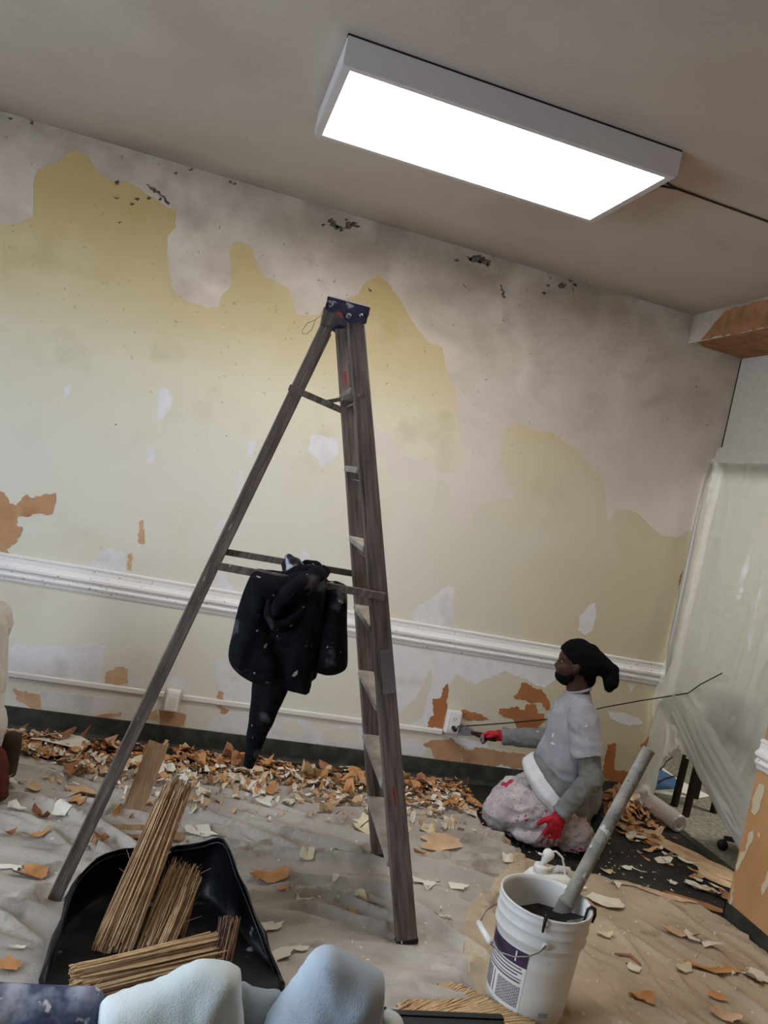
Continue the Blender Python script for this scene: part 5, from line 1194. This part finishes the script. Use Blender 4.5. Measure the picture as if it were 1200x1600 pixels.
MB().tube([JB + Vector((.0, 0, .185)), JB + Vector((.03, 0, .212)), JB + Vector((.075, 0, .21)), JB + Vector((.095, 0, .165)), JB + Vector((.098, 0, .12))], [.013, .013, .013, .013, .013], 10).build('handle', M['jug'], jg, True)

# ================================================================== black bag and reed bundles
bg_ = thing('bin_bag', 'open black plastic bag full of reed bundles on the grey drop cloth', 'bag', (.25, 2.5, .01))
rimp = [(-.085, 2.28, .030), (-.085, 2.40, .12), (-.072, 2.52, .200), (-.03, 2.63, .215), (.03, 2.71, .212), (.11, 2.76, .202), (.205, 2.79, .200), (.30, 2.785, .225), (.378, 2.755, .262), (.43, 2.66, .205), (.48, 2.56, .150), (.535, 2.44, .085), (.575, 2.34, .030), (.50, 2.18, .05), (.35, 2.11, .06), (.20, 2.09, .06), (.05, 2.12, .05), (-.05, 2.18, .04)]
RM = smoothring(rimp, 4); n = len(RM); cen = Vector((.245, 2.46, 0)); V_ = []; F_ = []
lev = [(1.0, 1.0), (1.035, .93), (1.05, .7), (1.06, .45), (1.04, .2), (.98, .06), (.6, .03), (.05, .03)]
for li, (s, hz) in enumerate(lev):
    for i, p in enumerate(RM):
        c2 = cen + (p - cen) * s; w_ = .016 * nz(i * .35, li * .8, 90) * (1 if 0 < li < 6 else .3)
        V_.append(Vector((c2.x + w_ * (p.x - cen.x) * 4, c2.y + w_ * (p.y - cen.y) * 4, max(.05, p.z * hz + .02 + (.02 * nz(i * .5, li, 91) if 0 < li < 5 else 0)))))
for j in range(len(lev) - 1):
    for i in range(n): F_.append((j * n + i, j * n + (i + 1) % n, (j + 1) * n + (i + 1) % n, (j + 1) * n + i))
o = mesh('bag_film', V_, F_, M['bag'], bg_, True); sd = o.modifiers.new('film', 'SOLIDIFY'); sd.thickness = .003
o = MB().tube(RM + [RM[0]], .004, 6, False).build('rolled_hem', M['bag'], bg_, True)
def bundle(name, p, q, w, d, n_, seed, m, label, side, fray=.06, spread=1.0, cat='reeds', strays=8):
    """reeds side by side, each a bar with its own ends"""
    rn = random.Random(seed); p = Vector(p); q = Vector(q); t_ = (q - p).normalized(); s = Vector(side); s = (s - t_ * s.dot(t_)).normalized(); k = t_.cross(s)
    root = thing(name, label, cat, (p + q) / 2); mm = [MB() for _ in m]; L_ = (q - p).length
    for i in range(n_):
        u = rn.uniform(-.5, .5); v = rn.uniform(-.5, .5) * math.sqrt(max(0, 1 - (2 * u) ** 2 * .5))
        a = p + s * (u * w) + k * (v * d) + t_ * rn.uniform(-fray, fray * .3); e = q + s * (u * w * spread + rn.gauss(0, .006)) + k * (v * d * spread + rn.gauss(0, .005)) + t_ * rn.uniform(-fray, fray)
        r = rn.uniform(.0016, .0034); mid = a.lerp(e, .5) + Vector((rn.gauss(0, .003), rn.gauss(0, .003), rn.gauss(0, .003))); rn.choice(mm).tube([a, mid, e], [r, r, r * .7], 5)
    for i in range(strays):
        u = rn.uniform(-.5, .5); a = q - t_ * rn.uniform(0, L_ * .7) + s * (u * w); e = a + (t_ * rn.uniform(.2, 1) + s * rn.uniform(-1, 1) + k * rn.uniform(-.6, .6)).normalized() * rn.uniform(.03, .10); mm[0].tube([a, e], [.0014, .0007], 4)
    for b_, k_ in zip(mm, m):
        o = b_.build('reeds', k_, root); o['kind'] = 'stuff'
    return root
mats3 = [M['reed'], M['reed_dark'], M['reed_light']]; mb = [M['reed'], M['reed_dark'], M['reed']]
bundle('reed_bundle', (.075, 2.46, .075), (.172, 2.60, .485), .115, .05, 420, 1, mb, 'tall bundle of brown reeds standing up out of the black bag', (1, 0, 0), .05, .62, strays=22)
bundle('reed_bundle', (.20, 2.47, .075), (.245, 2.56, .235), .10, .04, 260, 2, mb, 'short bundle of brown reeds behind the tall one in the black bag', (1, 0, 0), .05, 1, strays=26)
bundle('reed_bundle', (.255, 2.52, .075), (.27, 2.60, .20), .06, .03, 110, 3, [M['reed_dark'], M['reed']], 'thin dark bundle of reeds right of the short one in the bag', (1, 0, 0), .03, 1, strays=8)
bundle('reed_bundle', (.0, 2.24, .085), (.375, 2.34, .135), .10, .05, 420, 4, mats3, 'bundle of straw-coloured reeds lying across the mouth of the black bag', (-.15, .55, 1), .03, 1.0, strays=14)
bundle('reed_bundle', (.385, 2.30, .075), (.392, 2.36, .225), .045, .03, 90, 5, [M['reed_red'], M['reed_dark']], 'small reddish bundle of reeds at the right side of the bag', (1, 0, 0), .01, 1, strays=0)
bundle('reed_bundle', (-.06, 2.17, .075), (.04, 2.22, .078), .06, .03, 40, 6, [M['reed_light'], M['reed']], 'stub of pale reeds at the left front of the black bag', (0, 1, .6), .02, 1, strays=2)
# fan of reeds lying in front
FAN = 1
root = thing('reed_fan', 'flat fan of split straw-coloured reeds lying left of the bucket', 'reeds', (1.15, 2.28, .02)); rn = random.Random(8); mm = [MB(), MB(), MB()]
for i in range(900):
    u = rn.random(); a = Vector((.93 + .05 * rn.random(), 2.17 + .12 * rn.random() * u, (.020 + .022 * rn.random()))); e = Vector((1.13 + .26 * (1 - u) + rn.uniform(-.02, .02), 2.20 + .22 * u + rn.uniform(-.01, .01), .025 + .022 * rn.random()))
    a = a.lerp(e, rn.uniform(0, .35)); rn.choice(mm).tube([a, e], [.0030, .0026], 4)
vs = [Vector((.93, 2.16, .022)), Vector((1.38, 2.20, .024)), Vector((1.14, 2.42, .024)), Vector((.95, 2.30, .022))]; mesh('backing', vs + [v + Vector((0, 0, .012)) for v in vs], [(3, 2, 1, 0), (4, 5, 6, 7)] + [(k, (k + 1) % 4, 4 + (k + 1) % 4, 4 + k) for k in range(4)], M['reed_light'], root)
for b_, k_ in zip(mm, [M['reed_light'], M['reed'], M['reed_light']]): o = b_.build('reeds', k_, root); o['kind'] = 'stuff'

# standing curled strip of ribbed brown board, with its orange curl
def strip(name, pl_, w, side, m, label, cat, th=.004):
    pl_ = [Vector(p) for p in pl_]; V_ = []; F_ = []; s = Vector(side).normalized(); m_ = len(pl_)
    for i, p in enumerate(pl_):
        t_ = (pl_[min(i + 1, m_ - 1)] - pl_[max(0, i - 1)]).normalized(); nn = t_.cross(s).normalized()
        wob = 1 + .12 * nz(i * .6, 2, 3)
        for (sx, sn) in ((-1, -1), (1, -1), (1, 1), (-1, 1)): V_.append(p + s * (sx * w / 2 * wob) + nn * (sn * th / 2))
    for i in range(m_ - 1):
        for k in range(4): F_.append((i * 4 + k, i * 4 + (k + 1) % 4, i * 4 + 4 + (k + 1) % 4, i * 4 + 4 + k))
    F_ += [(3, 2, 1, 0), tuple(range((m_ - 1) * 4, m_ * 4))]
    return tag(fixnormals(mesh(name, V_, F_, m, None, False)), label, cat)
b0 = atz(205, 1272, .03); pts = [b0 + Vector((.055 * t_, .04 * t_ * t_, .30 * t_ + (.006 * (k % 2)))) for k, t_ in enumerate([i / 14 for i in range(15)])]
strip('board_strip', pts, .085, (1, -.25, -.15), M['board'], 'ribbed brown strip of board standing upright behind the black bag', 'strip')
pts = [b0 + Vector((-.045, -.01, .03)) + Vector((-.04 * math.sin(a), 0, .045 * (1 - math.cos(a)))) for a in [-.9 + .22 * i for i in range(11)]]
strip('board_strip', [p + Vector((.02, 0, -.035)) for p in pts], .09, (.35, 1, 0), M['orange'], 'orange paper curl at the foot of the standing brown strip', 'strip')
a, e = atz(150, 1300, .02), atz(285, 1306, .02); pts = [a.lerp(e, i / 10) + Vector((0, 0, .004 * (i % 2) + .006)) for i in range(11)]
strip('board_strip', pts, .10, (-.1, 1, .05), M['board'], 'flat brown board lying behind the black bag', 'strip', .006)
# feathery tuft on the ladder leg
rn = random.Random(3); b = MB(); c = Vector((.17, 3.95, .14))
for k in range(34):
    e = c + Vector((rn.uniform(-.07, .0), rn.uniform(-.03, .03), rn.uniform(-.14, -.06))); b.tube([c + Vector((rn.gauss(0, .008), 0, rn.uniform(-.01, .03))), e], [.0026, .0018], 4)
b.tube([c + Vector((0, 0, .03)), c + Vector((-.02, 0, -.09)), c + Vector((-.03, 0, -.13))], .006, 6); tag(b.build('straw_tuft', M['reed_light']), 'frayed pale straw tuft standing up from the heap beside the ladder rear leg', 'straw')
# twig
b = MB().tube([atz(960, 1490, .02), atz(985, 1493, .02), atz(1000, 1508, .015), atz(1030, 1535, .015)], [.003, .008, .006, .002], 7); tag(b.build('twig', M['rust'], None, True), 'reddish twig lying on the tan drop cloth right of the bucket', 'twig')

# ================================================================== bench with towels in the foreground
bt = thing('workbench', 'black plastic workbench top at the bottom edge, under the towels', 'bench', (.35, 1.25, 0))
MB().box((-.6, .95, .525), (.86, 1.505, .55)).build('top', M['bench'], bt)
MB().box((-.6, 1.497, .505), (.862, 1.512, .553)).build('edge_lip', M['bench'], bt)
for x in (-.5, .76):
    for y in (1.02, 1.43): MB().bar((x, y, .012), (x, y, .525), .05, .05, FACE).build('leg', M['bench'], bt)
def soft(name, px, Y, thick, m, label, cat, seed, f=8, amp=.03, reach=None, hi_=.5):
    poly = [(q.x, q.z) for q in (aty(x, y, Y) for x, y in px)]
    vs, fs = inflate(poly, vface(Y), thick, .012, lambda u, v: amp * nz(u * f, v * f * .6, seed) + amp * hi_ * nz(u * f * 2.6, v * f * 1.2, seed + 1), .5, reach or thick * 1.1, .8)
    o = fixnormals(mesh(name, vs, fs, m, None, True)); return tag(o, label, cat)
ZB = 1680
soft('towel', [(143, ZB), (150, 1600), (156, 1570), (172, 1555), (205, 1545), (250, 1530), (285, 1512), (310, 1503), (345, 1502), (372, 1510), (377, 1525), (378, 1560), (382, 1600), (385, ZB)], 1.42, .085, M['towel_white'], 'pale white-blue towel heaped in front of the black bag', 'towel', 5)
soft('towel', [(405, ZB), (412, 1600), (430, 1565), (455, 1535), (478, 1500), (492, 1484), (515, 1478), (535, 1484), (570, 1502), (598, 1520), (601, 1560), (598, 1600), (596, ZB)], 1.40, .08, M['towel_blue'], 'blue-grey towel with a small dark spot, standing up in a peak', 'towel', 9)
soft('towel', [(370, ZB), (372, 1545), (395, 1541), (420, 1548), (440, 1550), (432, 1600), (430, ZB)], 1.47, .05, M['towel_grey'], 'grey towel tucked between the white-blue and the blue-grey towels', 'towel', 12)
soft('towel', [(590, ZB), (592, 1580), (612, 1578), (626, 1588), (632, 1610), (635, ZB)], 1.40, .04, M['towel_white'], 'corner of a white towel right of the blue-grey towel', 'towel', 15)
soft('work_cloth', [(-60, ZB), (-60, 1535), (0, 1536), (60, 1540), (110, 1543), (160, 1548), (168, 1600), (168, ZB)], 1.44, .07, M['navy'], 'navy paint-spattered cloth at the bottom left corner', 'cloth', 18, 10, .02)
